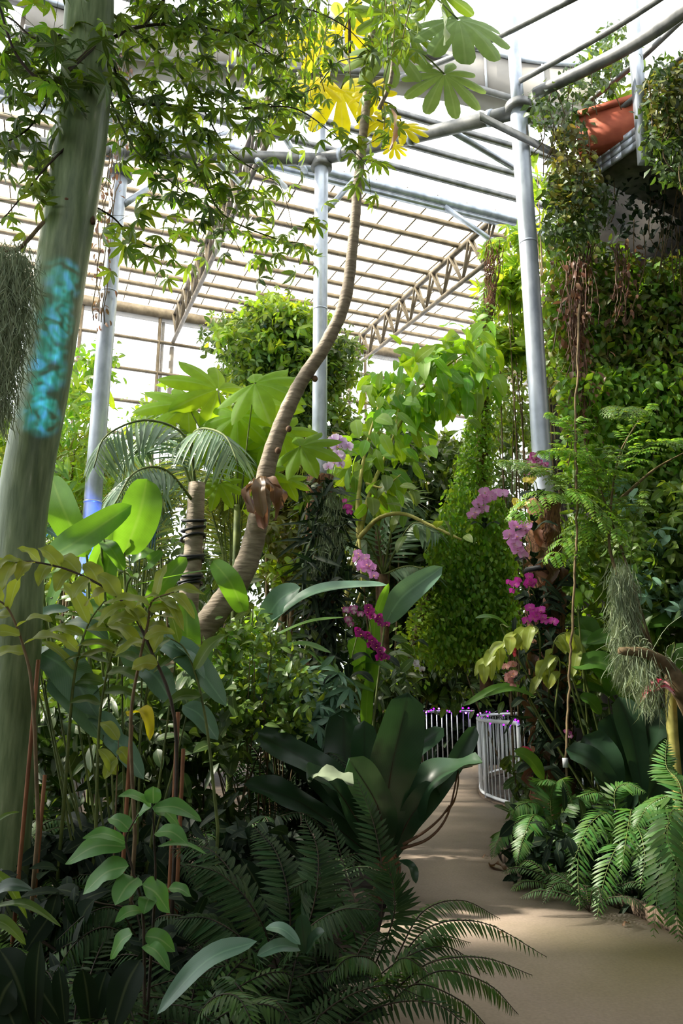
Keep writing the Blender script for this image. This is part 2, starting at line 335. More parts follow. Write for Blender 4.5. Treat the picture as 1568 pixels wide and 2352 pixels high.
T = {}
T['oval'] = leaf_tpl(.45, 5, .6, .75, .7, .2)
T['lance'] = leaf_tpl(.26, 5, .6, .9, .7, .25)
T['thin'] = leaf_tpl(.11, 4, .5, .8, .5, .2)
T['pinna'] = leaf_tpl(.17, 4, .25, .7, .45, .15, wave=.2)
T['strap'] = leaf_tpl(.10, 4, .3, .6, .6, .25)
T['tiny'] = leaf_tpl(.62, 2, .6, .6, .5, .15)
T['hair'] = leaf_tpl(.045, 3, .3, .6, .9, .1)
T['heart'] = leaf_tpl(.85, 4, .42, .9, .7, .2)
T['palm5'] = palmate_tpl(5, 1.9, .3)
T['palm7'] = palmate_tpl(7, 2.5, .25)
T['papaya'] = lobed_tpl(7, 2.7, .5, .35, sharp=.75, tri=True)
T['cecropia'] = lobed_tpl(9, 2.85, .26, .3, sharp=.55)
T['cecropia2'] = lobed_tpl(9, 2.95, .62, .35, sharp=.55)
T['bushy'] = join_tpl([rot_tpl(leaf_tpl(.4, 3, .6, .8, .6, .2), a, -b, s) for a, b, s in ((0, .1, 1), (1.3, .3, .8), (-1.2, .35, .85), (2.6, .5, .7), (-2.4, .2, .75))])

def blade(mb, p0, p1, p2, w, up=(0, -.5, 1), seg=14, fold=.2, wave=.05, a=.55, b=.55, twist=0.0, cols=5, p3=None):
    """one broad leaf along a bent midrib, w metres across"""
    c = spl([p for p in (p0, p1, p2, p3) if p is not None], seg + 1); t = np.linspace(0, 1, seg + 1)
    T_ = nrm(np.gradient(c, axis=0)); up = np.broadcast_to(np.asarray(up, float), c.shape)
    X = nrm(np.cross(T_, up)); Z = np.cross(X, T_)
    if twist:
        an = twist * t[:, None]; X, Z = X * np.cos(an) + Z * np.sin(an), Z * np.cos(an) - X * np.sin(an)
    pw = np.maximum(t, 1e-6) ** a * np.maximum(1 - t, 0) ** b; pw = np.maximum(pw / pw.max() * w / 2, .01 * w)
    us = np.linspace(-1, 1, cols); ph = rng.random() * 6
    v = np.stack([c + X * (u * pw * math.cos(fold))[:, None] + Z * (abs(u) * pw * math.sin(fold) + wave * w * abs(u) ** 2 * np.sin(t * 13 + ph + (1.7 if u > 0 else 0)))[:, None] for u in us], 1)
    uv = np.stack(np.broadcast_arrays(((us + 1) / 2)[None, :], t[:, None]), -1)
    i, j = np.meshgrid(np.arange(seg), np.arange(cols - 1), indexing='ij')
    mb.add(v.reshape(-1, 3), np.stack([i * cols + j, i * cols + j + 1, (i + 1) * cols + j + 1, (i + 1) * cols + j], -1).reshape(-1, 4), uv.reshape(-1, 2))
    return mb
def frond(lb, rb, c, n, L, ang=1.1, tpl='pinna', w=1.0, droop=.15, up=(0, -.4, 1), t0=.08, r=.006, a=.35, b=.55, jit=.06, k=5, rev=False):
    """a feather frond: midrib c, n leaflets a side of length L"""
    c = np.asarray(c); m = len(c)
    if rb is not None: rb.tube(c, np.linspace(r, r * .3, m), k)
    t = np.linspace(t0, .995, n); x = t * (m - 1); i = np.minimum(x.astype(int), m - 2); fr = (x - i)[:, None]
    P = c[i] * (1 - fr) + c[i + 1] * fr; Tg = nrm(np.gradient(c, axis=0)); Tn = nrm(Tg[i] * (1 - fr) + Tg[i + 1] * fr)
    upv = np.broadcast_to(np.asarray(up, float), P.shape); X = nrm(np.cross(Tn, upv)); Z = np.cross(X, Tn)
    s = (t - t0) / (1 - t0); ln = np.maximum(s, .03) ** a * np.maximum(1 - s, .015) ** b; ln = ln / ln.max() * L
    for sg in (-1, 1):
        aa = ang * (1 - .35 * s) + rng.normal(0, jit, n)
        D = X * (sg * np.sin(aa))[:, None] + Tn * np.cos(aa)[:, None] - Z * (droop + rng.normal(0, jit, n))[:, None]
        lj = ln * (1 + rng.normal(0, .05, n))
        lb.scatter(T[tpl], P, D, Z, np.stack([lj * w, lj, lj], 1))
def poly_pts(poly, n):
    p = np.asarray(poly, float); lo, hi = p.min(0), p.max(0); out = np.zeros((0, 2))
    while len(out) < n:
        q = lo + rng.random((n * 3, 2)) * (hi - lo); ins = np.zeros(len(q), bool); j = len(p) - 1
        for i in range(len(p)):
            c = ((p[i, 1] > q[:, 1]) != (p[j, 1] > q[:, 1])) & (q[:, 0] < (p[j, 0] - p[i, 0]) * (q[:, 1] - p[i, 1]) / (p[j, 1] - p[i, 1] + 1e-9) + p[i, 0]); ins ^= c; j = i
        out = np.vstack([out, q[ins]])
    return out[:n]
def mass(mb, poly, n, Y, thick, tpl, size, D=(0, -.4, -.5), spread=.7, nrmv=(0, -.7, .7), sv=.35, Yf=None, clump=0):
    """leaves filling a body of foliage: outline at distance Y, thick metres deep"""
    q = poly_pts(poly, n)
    if clump:
        k = max(n // 20, 4); cs = poly_pts(poly, k); ci = rng.integers(0, k, n); q = cs[ci] + rng.normal(0, clump, (n, 2)); cyy = (rng.random(k) - .5) * thick
    yy = np.array([Yf(a, b) for a, b in q]) if Yf else np.full(n, float(Y))
    yy = yy + ((rng.random(n) - .5) * thick if not clump else cyy[ci] + rng.normal(0, clump * .006, n))
    a, b = (q[:, 0] - W / 2) / F, (H / 2 - q[:, 1]) / F
    d = np.stack([a, cp - b * sp, sp + b * cp], 1); P = CAM + d * (yy / d[:, 1])[:, None]
    P = P + rng.normal(0, .04, P.shape)
    DD = np.asarray(D, float) + rng.normal(0, spread, (n, 3)); NN = np.asarray(nrmv, float) + rng.normal(0, .5, (n, 3))
    for k, tp in enumerate(tpl if isinstance(tpl, (list, tuple)) else [tpl]):
        m = len(tpl) if isinstance(tpl, (list, tuple)) else 1
        mb.scatter(T[tp], P[k::m], DD[k::m], NN[k::m], (size * (1 + rng.uniform(-sv, sv, n)))[k::m])
    return P
def along(mb, c, n, sd, tpl, size, D=(0, -.3, -.4), spread=.6, nrmv=(0, -.6, .8), sv=.3, t0=0.0, rb=None, pr=.003):
    """leaves on short stalks around a twig c"""
    c = np.asarray(c); x = (t0 + (1 - t0) * rng.random(n)) * (len(c) - 1); i = np.minimum(x.astype(int), len(c) - 2); fr = (x - i)[:, None]
    B = c[i] * (1 - fr) + c[i + 1] * fr; P = B + rng.normal(0, 1, (n, 3)) * sd
    DD = nrm(P - B) * .6 + np.asarray(D, float) + rng.normal(0, spread, (n, 3))
    mb.scatter(T[tpl], P, DD, np.asarray(nrmv, float) + rng.normal(0, .4, (n, 3)), size * (1 + rng.uniform(-sv, sv, n)))
    if rb is not None:
        for q, p in zip(B, P): rb.tube(np.array([q, (q + p) / 2 + [0, 0, .01], p]), pr, 3, False)

# ------------------------------------------------------------------ the building
ang = math.radians(21)
RU = np.array([math.cos(ang), math.sin(ang), 0]); RV = np.array([math.sin(ang), -math.cos(ang), 0])
E0 = at(823, 790, 20); RISE = -0.1
def roof(k, s, dz=0.0): return E0 + RU * k + RV * s + np.array([0, 0, RISE * s + dz])

mb = MB(); n = 60
gx = np.linspace(-14, 12, n); gy = np.linspace(-4.5, 26, n); GX, GY = np.meshgrid(gx, gy, indexing='ij')
GZ = -.06 + .035 * np.sin(GX * 1.7 + GY) * np.cos(GY * 1.3) + rng.normal(0, .01, GX.shape)
i, j = np.meshgrid(np.arange(n - 1), np.arange(n - 1), indexing='ij')
mb.add(np.stack([GX, GY, GZ], -1).reshape(-1, 3), np.stack([i * n + j, (i + 1) * n + j, (i + 1) * n + j + 1, i * n + j + 1], -1).reshape(-1, 4))
solo('ground', mb, 'soil', kind='structure')

PL = [(700, 2352), (840, 2230), (880, 2120), (905, 2020), (930, 1930), (965, 1850), (1000, 1800), (1030, 1772), (1055, 1752)]
PR = [(1640, 2200), (1500, 2133), (1400, 2092), (1280, 2058), (1170, 2005), (1142, 1965), (1150, 1925), (1180, 1876), (1106, 1832), (1104, 1790), (1104, 1752)]
L_ = spl([[0.35, -3.5, 0], [-.35, 1.5, 0]] + [gnd(*p) for p in PL], 60); R_ = spl([[2.8, -3.5, 0], [2.7, 2.5, 0]] + [gnd(*p) for p in PR], 60)
L_[:, 2] = .03; R_[:, 2] = .03
mb = MB(); v = np.concatenate([L_, R_]); d = v.copy(); d[:, 2] = -.15
mb.add(np.concatenate([v, d]), [[k, k + 60, k + 61, k + 1] for k in range(59)] + [[k, k + 1, k + 121, k + 120] for k in range(59)] + [[k + 61, k + 60, k + 180, k + 181] for k in range(59)])
solo('floor', mb, 'path', kind='structure', smooth=False)
mb = MB(); kc = R_[2:44] + np.array([.05, 0, .02])
for a, b in zip(kc[:-1], kc[1:]): mb.beam(a, b, .05, .12)
solo('trim_1', mb, 'kerb', kind='structure', smooth=False)

# walls: the glazed far wall, the glazed left wall, and an unseen wall and slab added round the camera to cut light
def glazed(nm, wnm, P0, u, k0, k1, ztop, dk, dz, bar, z0=0.0):
    fr, gl = MB(), MB()
    for k in np.arange(k0, k1 + .01, dk): fr.beam(P0 + u * k + [0, 0, z0], P0 + u * k + [0, 0, ztop], bar, bar)
    for z in np.arange(z0, ztop + .01, dz): fr.beam(P0 + u * k0 + [0, 0, z], P0 + u * k1 + [0, 0, z], bar, bar)
    a, b = P0 + u * k0, P0 + u * k1
    gl.add([a + [0, 0, z0], b + [0, 0, z0], b + [0, 0, ztop], a + [0, 0, ztop]], [[0, 1, 2, 3]])
    solo(nm, fr, 'truss', kind='structure', smooth=False); solo(wnm, gl, 'glass', kind='structure', smooth=False)
base = np.array([E0[0], E0[1], 0.0])
glazed('wall_back', 'window_1', base, RU, -15, 12, E0[2], 1.9, .85, .07)
wl = base + RU * -15
glazed('wall_left', 'window_2', wl, RV, 0, 15, 10.6, 2.0, 1.2, .07)
mb = MB(); mb.box((0, -4.7, 3.3), (27, .25, 6.8)); solo('added_shade_wall', mb, 'concrete_dk', kind='structure', smooth=False)  # unseen wall added behind the camera, height set to limit the light
mb = MB(); mb.box((9.6, 6, 5), (.25, 22, 10.5)); solo('wall_right', mb, 'concrete_dk', kind='structure', smooth=False)
mb = MB(); mb.box((-.5, .45, 8.9), (20.5, 10.1, .3)); solo('added_shade_slab', mb, 'concrete_dk', kind='structure', smooth=False)  # unseen slab added overhead to darken the foreground and keep sun off the path

# roof glazing: cream shade panels over the far bays, clear glass nearer
K0, K1, SB = -14.5, 10.5, 7.5
mb = MB(); mb.add([roof(K0, 0, .1), roof(K1, 0, .1), roof(K1, SB, .1), roof(K0, SB, .1)], [[0, 1, 2, 3]])
o = solo('ceiling_shade_panels', mb, 'shade', kind='structure', smooth=False)
mb = MB(); mb.add([roof(K0, SB, .12), roof(K1, SB, .12), roof(K1, 15, .12), roof(K0, 15, .12)], [[0, 1, 2, 3]])
solo('ceiling_glass', mb, 'glass', kind='structure', smooth=False)
for q, s in enumerate(list(np.arange(.65, 7.4, .685)) + [8.1, 8.75, 9.4, 10.05, 10.7]):
    mb = MB()
    mb.beam(roof(K0, s), roof(K1, s), .075, .08); mb.beam(roof(K0, s - .06, .07), roof(K1, s - .06, .07), .05, .03)
    solo('ceiling_purlin', mb, 'truss' if s < 7.5 else 'steel_dk', kind='structure', smooth=False)
mb = MB()
for k in np.arange(K0, K1, .62): mb.beam(roof(k, 0, .085), roof(k, SB, .085), .022, .02)
solo('ceiling_glazing_bars', mb, 'truss', kind='structure', smooth=False)
mb = MB(); mb.beam(roof(K0, -.1, -.12), roof(K1, -.1, -.12), .32, .26); solo('ceiling_eaves_gutter', mb, 'truss', kind='structure', smooth=False)

bt = thing('gutter_beam', 'long blue-grey gutter beam where the cream roof panels meet the clear glass', 'beam', roof(0, SB, -.1))
mb = MB(); mb.tube(spl([roof(K0, SB, -.02), roof(K1, SB, -.02)], 4), .075, 12); part('upper_tube', mb, 'steel', bt)
mb = MB(); mb.beam(roof(K0, SB - .05, -.14), roof(K1, SB - .05, -.14), .1, .07); part('lower_rail', mb, 'steel', bt, False)

def truss(k, s1, label, n, s0=0.0, tails=True):
    t = thing('roof_truss', label, 'roof truss', roof(k, s0, -.9), group='roof trusses'); dep = .85
    mb = MB(); mb.beam(roof(k, s0 - .1, -.08), roof(k, s1, -.08), .09, .09); part('top_chord', mb, 'truss', t, False)
    for dx in (0.0,):
        mb = MB(); mb.tube(spl([roof(k, s0 - .1, -dep), roof(k, s1 + .4, -dep)], 4), .05, 10); part('bottom_chord', mb, 'truss', t)
    ss = np.linspace(s0 + .1, s1 - .1, n)
    for a, b in zip(ss[:-1], ss[1:]):
        for sg in (-1, 1):
            mb = MB(); mb.beam(roof(k + sg * .05, a, -.1), roof(k, (a + b) / 2, -dep), .05, .03); part('web', mb, 'truss', t, False)
            mb = MB(); mb.beam(roof(k, (a + b) / 2, -dep), roof(k + sg * .05, b, -.1), .05, .03); part('web', mb, 'truss', t, False)
    if tails:                                       # diagonal stays up to the gutter beam
        for dk in (-1.1, 1.1):
            mb = MB(); mb.beam(roof(k, s1 + .2, -dep), roof(k + dk, SB, -.12), .07, .07); part('stay', mb, 'steel', t, False)
    mb = MB(); mb.beam(roof(k, s0 - .1, -dep - .1), roof(k, s0 - .1, -3.2), .1, .1); mb.beam(roof(k - .25, s0 - .1, -.3), roof(k - .25, s0 - .1, -2.6), .07, .07); part('wall_leg', mb, 'truss', t, False)
truss(-.25, SB, 'lattice roof truss rising toward the right-hand steel column', 10)
truss(-5.15, SB + 1.8, 'lattice roof truss behind the leafy branches left of the middle column', 12)
truss(-10.2, SB + 1.8, 'lattice roof truss behind the thick green trunk', 12)
truss(4.8, SB, 'lattice roof truss hidden largely behind the creeper tower', 10)

# steel columns and ring
def column(pts, d, label, z0=0.0, ztop=None, collar=None):
    c = spl(pts, 24); t = thing('steel_column', label, 'column', c[0], group='steel columns')
    mb = MB(); mb.tube(c, d / 2, 28); part('shaft', mb, 'steel', t)
    mb = MB(); mb.tube([c[0], c[0] + [0, 0, .04]], d * .95, 16); part('base_plate', mb, 'steel_dk', t)
    for z in (collar or []):
        x = np.argmin(np.abs(c[:, 2] - z)); mb = MB(); mb.tube([c[x] - [0, 0, .05], c[x] + [0, 0, .05]], d * .78, 20); part('collar', mb, 'steel_dk', t)
    for z in (3.6, 6.3):
        x = np.argmin(np.abs(c[:, 2] - z)); mb = MB(); mb.tube([c[x] - [0, 0, .012], c[x] + [0, 0, .012]], d * .515, 20); part('weld_seam', mb, 'steel', t)
    return t
def foot(p): p = np.array(p); p[2] = 0; return p
YL, YM, YR = 8.5, 9.3, 7.7
lb0, lt = at(208, 1200, YL), at(300, 10, YL); mb0, mt = at(733, 1200, YM), at(738, 30, YM); rb0, rt = at(1250, 1100, YR), at(1178, -10, YR)
column([foot(at(214, 1200, YL)), at(232, 900, YL), at(275, 400, YL)], .2, 'grey steel column left of centre with dried vine clinging to it', collar=[at(278, 352, YL)[2]])
mb = MB(); mb.tube([at(281, 350, YL), at(297, 60, YL)], .06, 14)
column([foot(at(733, 1200, YM)), at(734, 900, YM), at(738, 380, YM)], .19, 'central grey steel column, straight and clean above a dark epiphyte clump', collar=[at(738, 365, YM)[2]])
column([foot(at(1246, 1100, YR)), at(1222, 700, YR), at(1190, 250, YR)], .2, 'pale steel column on the right, brightly lit on one side', collar=[at(1190, 258, YR)[2]])
for a, b, nm in ((at(281, 350, YL), at(299, 60, YL), 'thin rusty post standing on the left column head'), (at(738, 360, YM), at(742, 170, YM), 'thin post standing on the central column head'), (at(1190, 250, YR), at(1168, -40, YR), 'slim post standing on the right column head')):
    mb = MB(); mb.tube(spl([a, b], 6), .075 if a[0] > 1 else .055, 14); solo('post', mb, 'steel', nm, 'post', 'posts on the column heads')
def ringtube(a, b, r, label):
    t = thing('ring_tube', label, 'tube beam', a, group='ring tubes between the columns')
    mb = MB(); mb.tube(spl([a, b], 6), r, 14); part('tube', mb, 'steel_dk', t)
    d = nrm(b - a)
    for k in (.12, .5, .88):
        p = a + (b - a) * k; mb = MB(); mb.tube([p - d * .03, p + d * .03], r * 1.15, 14); part('clamp', mb, 'steel', t)
cl, cm, cr = at(281, 352, YL), at(738, 366, YM), at(1188, 256, YR)
ringtube(cl, cm, .085, 'grey tube beam linking the left column to the central column')
ringtube(cm, cr, .085, 'dark tube beam sloping from the central column up to the right column')
ringtube(cl, at(-90, 315, 6.6), .085, 'grey tube beam running left from the left column behind the trunk')
for a, b, nm in (((590, 368, 8.9), (655, 430, 9.8), 'short pale brace under the tube beam left of the central column'), ((500, 372, 8.8), (575, 445, 9.9), 'short white brace crossing below the tube beam'),
                 ((1035, 300, 8.3), (1178, 385, 9.4), 'long pale brace below the dark tube beam beside the right column'), ((350, 425, 8.9), (284, 470, 8.5), 'short brace propping the left column'), ((830, 395, 9.6), (735, 500, 9.35), 'slim brace propping the central column')):
    mb = MB(); mb.tube(spl([at(*a), at(*b)], 4), .04, 10); solo('brace', mb, 'steel', nm, 'brace', 'braces below the ring')
# curved cream ring beam
c = C3((60, 30, 7.6), (270, 78, 8.2), (540, 115, 8.6), (760, 128, 8.8), (1000, 140, 8.9), (1180, 160, 8.8), (1360, 205, 8.4), n=40)
c[:, 2] = spl([[c[k][2], 0, 0] for k in (0, 13, 26, 39)], 40)[:, 0]
rbm = thing('ring_beam', 'broad cream curved ring beam below the roof opening', 'beam', c[0])
mb = MB()
X = nrm(np.cross(nrm(np.gradient(c, axis=0)), UP)); hh = np.linspace(.24, .36, 40)[:, None] * UP; dd = .35
q = [c - hh, c + hh, c + hh + (-X) * dd, c - hh + (-X) * dd]; V = np.concatenate(q)
mb.add(V, [[a * 40 + k, a * 40 + k + 1, ((a + 1) % 4) * 40 + k + 1, ((a + 1) % 4) * 40 + k] for a in range(4) for k in range(39)]); part('fascia', mb, 'cream', rbm, False)
mb = MB(); mb.tube(c + hh + X * .02, .035, 8); part('top_flange', mb, 'steel', rbm)
mb = MB(); mb.tube(c - hh + X * .02, .045, 8); part('bottom_flange', mb, 'steel_dk', rbm)
for k in (8, 13, 22, 30, 35):
    mb = MB(); mb.beam(c[k] - hh[k] * .95 + X[k] * .015, c[k] + hh[k] * .95 + X[k] * .015, .03, .03, up=X[k]); part('joint_strip', mb, 'white', rbm, False)
for a, b, cc, nm in (((1330, -10, 6.4), (1100, 105, 7.4), (905, 185, 8.4), 'slim dark rail curving down from the top edge to the ring beam'), ((1600, -60, 5.6), (1400, 70, 6.6), (1195, 185, 7.6), 'upper dark rail sweeping from the walkway toward the right column'),
                     ((1620, -10, 5.9), (1440, 110, 6.9), (1230, 215, 7.8), 'lower grey rail sweeping below the dark one to the right column')):
    mb = MB(); mb.tube(C3(a, b, cc, n=14), .035 if 'lower' not in nm else .075, 10); solo('handrail', mb, 'steel_dk', nm, 'rail', 'curving rails under the roof')
mb = MB(); mb.tube([at(531, -20, 8.2), at(531, 100, 8.3)], .02, 8); solo('hanger_rod', mb, 'steel_dk', 'thin rod hanging above the cream ring beam', 'rod')

# aerial walkway on the right
ZP = 7.55
w0, w1, w2 = gnd(1372, 398, ZP), gnd(1484, 318, ZP), gnd(1640, 190, ZP)
wc = spl([w0 + (w0 - w1) * .1, w0, w1, w2], 16); wt = thing('walkway', 'raised walkway with grey slatted edge above the dark cave', 'walkway', wc[0])
X = nrm(np.cross(nrm(np.gradient(wc, axis=0)), UP))
mb = MB(); w_ = 1.8; V = np.concatenate([wc, wc - X * w_, wc - X * w_ + UP * .12, wc + UP * .12]); m = len(wc)
mb.add(V, [[a * m + k, a * m + k + 1, ((a + 1) % 4) * m + k + 1, ((a + 1) % 4) * m + k] for a in range(4) for k in range(m - 1)]); part('deck', mb, 'steel_dk', wt, False)
for z in (.0, .09, .18):
    mb = MB()
    for a, b in zip(wc[:-1], wc[1:]): mb.beam(a + UP * z + X[0] * .02, b + UP * z + X[0] * .02, .03, .075)
    part('edge_slat', mb, 'steel', wt, False)
for z in (.62, 1.05):
    mb = MB(); mb.tube(wc + UP * z, .035, 10); part('handrail', mb, 'steel_dk', wt)
mb = MB(); a = at(1474, 318, 7.2); mb.beam(a - UP * .3, at(1446, -40, 7.2), .11, .11); part('post', mb, 'steel', wt, False)
pc = wc - X * .2
tr = thing('planter_trough', 'terracotta planter trough behind the walkway rail', 'planter', pc[5] + UP * .13)
mb = MB()
a, b = pc[2] + UP * .42, pc[9] + UP * .42; mb.beam(a, b, .26, .5); part('trough_body', mb, 'terra', tr, False)
mb = MB(); mb.beam(a + UP * .26, b + UP * .26, .32, .07); part('trough_rim', mb, 'terra', tr, False)

# rock tower that carries the creepers
def rock(name, c, r, label, cat, mat='rock', n=26, seed=0, box=.6, **k):
    rg = np.random.default_rng(seed); mb = MB(); th = np.linspace(0.001, PI - .001, n); a = np.arange(n * 2) * PI / n
    sx = lambda q, e: np.sign(q) * np.abs(q) ** e
    d = np.stack([sx(np.sin(th), box)[:, None] * sx(np.cos(a), box), sx(np.sin(th), box)[:, None] * sx(np.sin(a), box), np.repeat(sx(np.cos(th), box)[:, None], n * 2, 1)], -1)
    f = np.zeros(d.shape[:2])
    for _ in range(14):
        q = rg.normal(0, 3.0, 3); f += np.sin(d @ q + rg.random() * 6) * .035
    v = d * (1 + f[..., None]) * np.asarray(r) + np.asarray(c); m = n * 2
    i, j = np.meshgrid(np.arange(n - 1), np.arange(m), indexing='ij'); j2 = (j + 1) % m
    mb.add(v.reshape(-1, 3), np.stack([i * m + j, (i + 1) * m + j, (i + 1) * m + j2, i * m + j2], -1).reshape(-1, 4))
    return solo(name, mb, mat, label, cat, **k)
rock('rock_tower', (5.3, 10.7, 4.1), (2.0, 1.9, 5.0), 'dark rock tower with a cave, buried under green creepers', 'rock tower', seed=3)

# ------------------------------------------------------------------ background planting
def bush(name, poly, Y, thick, n, tpl, size, mat, label, cat, D=(0, -.4, -.4), spread=.7, stems=4, smat='twig', r=.02, mat2=None, n2=0, tpl2=None, size2=None, group=None, clump=17):
    p = np.asarray(poly, float); cx = p[:, 0].mean(); yb = p[:, 1].max()
    base = at(cx, yb, Y); base[2] = 0
    t = thing(name, label, cat, base, group)
    mb = MB(); mass(mb, poly, n, Y, thick, tpl, size, D, spread, clump=clump); part('foliage', mb, mat, t)
    if n2:
        mb = MB(); mass(mb, poly, n2, Y, thick, tpl2 or tpl, size2 or size, D, spread, clump=clump); part('foliage', mb, mat2, t)
    for q in poly_pts(poly, stems):
        e = at(q[0], q[1], Y + rng.normal(0, thick * .2)); b = base + rng.normal(0, .12, 3); b[2] = 0
        mid = b * .5 + e * .5 + np.array([rng.normal(0, .1), 0, .15])
        mb = MB(); mb.tube(spl([b, mid, e], 10), np.linspace(r, r * .4, 10), 6); part('stem', mb, smat, t)
    return t

# screen of shrubs along the far wall
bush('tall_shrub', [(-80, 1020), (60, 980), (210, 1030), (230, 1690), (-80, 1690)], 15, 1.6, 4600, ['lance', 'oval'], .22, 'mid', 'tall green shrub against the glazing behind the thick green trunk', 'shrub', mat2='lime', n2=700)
bush('tall_shrub', [(180, 1080), (330, 1040), (470, 1060), (480, 1690), (180, 1690)], 15, 1.6, 4600, ['lance', 'oval'], .2, 'dark', 'dark shrub against the glazing behind the blue-grey palm fronds', 'shrub', mat2='mid', n2=700)
bush('tall_shrub', [(420, 1120), (560, 1060), (700, 1080), (700, 1690), (420, 1690)], 15.5, 1.6, 4600, ['lance', 'oval'], .2, 'dark', 'dark shrub behind the ringed leaning trunk', 'shrub', mat2='mid', n2=500)
bush('tall_shrub', [(640, 1080), (760, 1040), (880, 1070), (900, 1690), (640, 1690)], 15, 1.5, 4600, ['lance', 'oval'], .2, 'dark', 'dark shrub behind the epiphyte clump of the central column', 'shrub', mat2='olive', n2=400)
bush('tall_shrub', [(850, 1050), (950, 1010), (1060, 1020), (1060, 1590), (850, 1590)], 15, 1.5, 4600, ['oval', 'heart'], .24, 'dark', 'dark broad-leaved shrub left of the ivy column', 'shrub', mat2='mid', n2=500)
bush('tall_shrub', [(1040, 1000), (1150, 940), (1300, 940), (1300, 1590), (1040, 1590)], 14.5, 1.5, 3800, ['lance', 'oval'], .2, 'dark', 'dark shrub filling the gap right of the ivy column', 'shrub', mat2='mid', n2=600)
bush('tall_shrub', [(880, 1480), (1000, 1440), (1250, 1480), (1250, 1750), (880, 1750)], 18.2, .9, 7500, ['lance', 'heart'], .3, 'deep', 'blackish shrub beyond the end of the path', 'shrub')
# the round clipped fig
fg = [(490, 775), (515, 735), (560, 745), (575, 705), (620, 692), (655, 705), (690, 715), (730, 740), (775, 755), (800, 790), (815, 850), (800, 930), (770, 990), (770, 1060), (700, 1110), (640, 1100), (590, 1050), (560, 960), (550, 890), (510, 860), (520, 820)]
t = bush('fig_tree', fg, 13, 1.8, 4200, ['oval', 'bushy'], .14, 'mid', 'round leafy fig tree with top coloured sunlit lime-yellow against the roof', 'tree', stems=7, r=.05, mat2='dark', n2=2600)
mb = MB(); mass(mb, [(495, 770), (570, 715), (640, 695), (730, 735), (800, 790), (760, 860), (700, 880), (600, 860), (520, 820)], 1900, 12.7, 1.5, ['oval', 'bushy'], .17, (0, -.3, -.3), .7, clump=16); part('foliage', mb, 'lime', t, label='top leaves coloured lime-yellow as if sunlit')  # sunlit crown top painted as a lighter layer of leaves
bush('leafy_shrub', [(600, 1040), (700, 1000), (780, 1020), (790, 1330), (600, 1330)], 12, 1.2, 1700, ['oval', 'bushy'], .17, 'olive', 'yellowish shrub just behind the leaning trunk and central column', 'shrub', mat2='lime', n2=700)
bush('leafy_shrub', [(780, 930), (870, 890), (960, 960), (960, 1120), (800, 1130)], 13, 1.0, 900, ['lance', 'oval'], .2, 'mid', 'loose green shrub in front of the far wall right of the central column', 'shrub', mat2='bright', n2=300)
bush('leafy_shrub', [(130, 820), (180, 790), (270, 800), (280, 850), (210, 900), (170, 1010), (120, 1020)], 10, .8, 520, 'oval', .13, 'bright', 'small-leaved green shrub between the thick trunk and the left column', 'shrub')
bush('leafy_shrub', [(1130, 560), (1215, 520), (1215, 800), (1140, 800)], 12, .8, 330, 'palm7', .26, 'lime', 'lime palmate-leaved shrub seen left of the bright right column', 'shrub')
bush('leafy_shrub', [(1130, 800), (1215, 790), (1225, 1000), (1130, 1010)], 12.5, .8, 700, ['lance', 'oval'], .16, 'mid', 'dull green shrub between the ivy column and the right column', 'shrub')
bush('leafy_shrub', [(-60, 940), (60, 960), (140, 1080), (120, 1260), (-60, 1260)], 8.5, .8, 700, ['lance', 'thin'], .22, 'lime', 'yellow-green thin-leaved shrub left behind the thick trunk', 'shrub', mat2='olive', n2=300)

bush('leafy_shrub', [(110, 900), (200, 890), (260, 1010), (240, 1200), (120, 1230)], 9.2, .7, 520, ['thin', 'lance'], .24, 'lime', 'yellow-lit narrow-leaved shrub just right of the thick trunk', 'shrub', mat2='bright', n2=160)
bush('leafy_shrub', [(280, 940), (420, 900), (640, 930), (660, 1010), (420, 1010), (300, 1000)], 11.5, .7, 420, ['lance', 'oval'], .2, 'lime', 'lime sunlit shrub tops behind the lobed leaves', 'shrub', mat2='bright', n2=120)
# feathery palms
def palm(name, base, fr, label, lmat, n=34, L=.5, r=.02, tpl='thin', trunk=None, droop=.35, group=None, up=(0, -.5, 1), w=1.0):
    b = np.array(base, float); t = thing(name, label, 'palm', b, group)
    if trunk is not None:
        c, rad, m = trunk; mb = MB(); mb.tube(c, rad, 14); part('trunk', mb, m, t)
    for c in fr:
        lb, rb = MB(), MB(); frond(lb, rb, c, n, L, 1.05, tpl, w, droop, up, .12, r, .3, .45)
        f = part('frond', lb, lmat, t); part('midrib', rb, 'stem', f)
    return t
# blue-grey palm left of centre
b0 = foot(at(430, 1430, 7.2)); cr0 = at(452, 1120, 7.2)
fr = [C3((450, 1150, 7.2), (430, 1010, 7.0), (340, 965, 6.7), (245, 1000, 6.4), (215, 1075, 6.3), n=20),
      C3((452, 1150, 7.2), (440, 1020, 7.1), (460, 985, 6.7), (515, 1000, 6.3), (545, 1060, 6.1), n=20),
      C3((450, 1150, 7.2), (400, 1020, 7.2), (330, 1000, 7.3), (290, 1050, 7.4), (280, 1150, 7.4), n=20),
      C3((452, 1150, 7.2), (500, 1050, 7.5), (550, 1030, 7.8), (600, 1060, 8.0), (620, 1130, 8.1), n=20),
      C3((450, 1160, 7.2), (380, 1080, 6.8), (310, 1085, 6.4), (262, 1160, 6.2), n=20),
      C3((452, 1160, 7.2), (420, 1010, 7.6), (395, 960, 7.9), (350, 930, 8.2), n=20)]
tp = palm('palm', b0, fr, 'palm with drooping blue-grey fronds left of the leaning trunk', 'palm', 34, .52, .018, trunk=(spl([foot(at(425, 1560, 7.2)), at(432, 1400, 7.2), at(445, 1250, 7.2), at(452, 1110, 7.2)], 16), np.linspace(.10, .08, 16), 'bark'), droop=.5, w=.62)
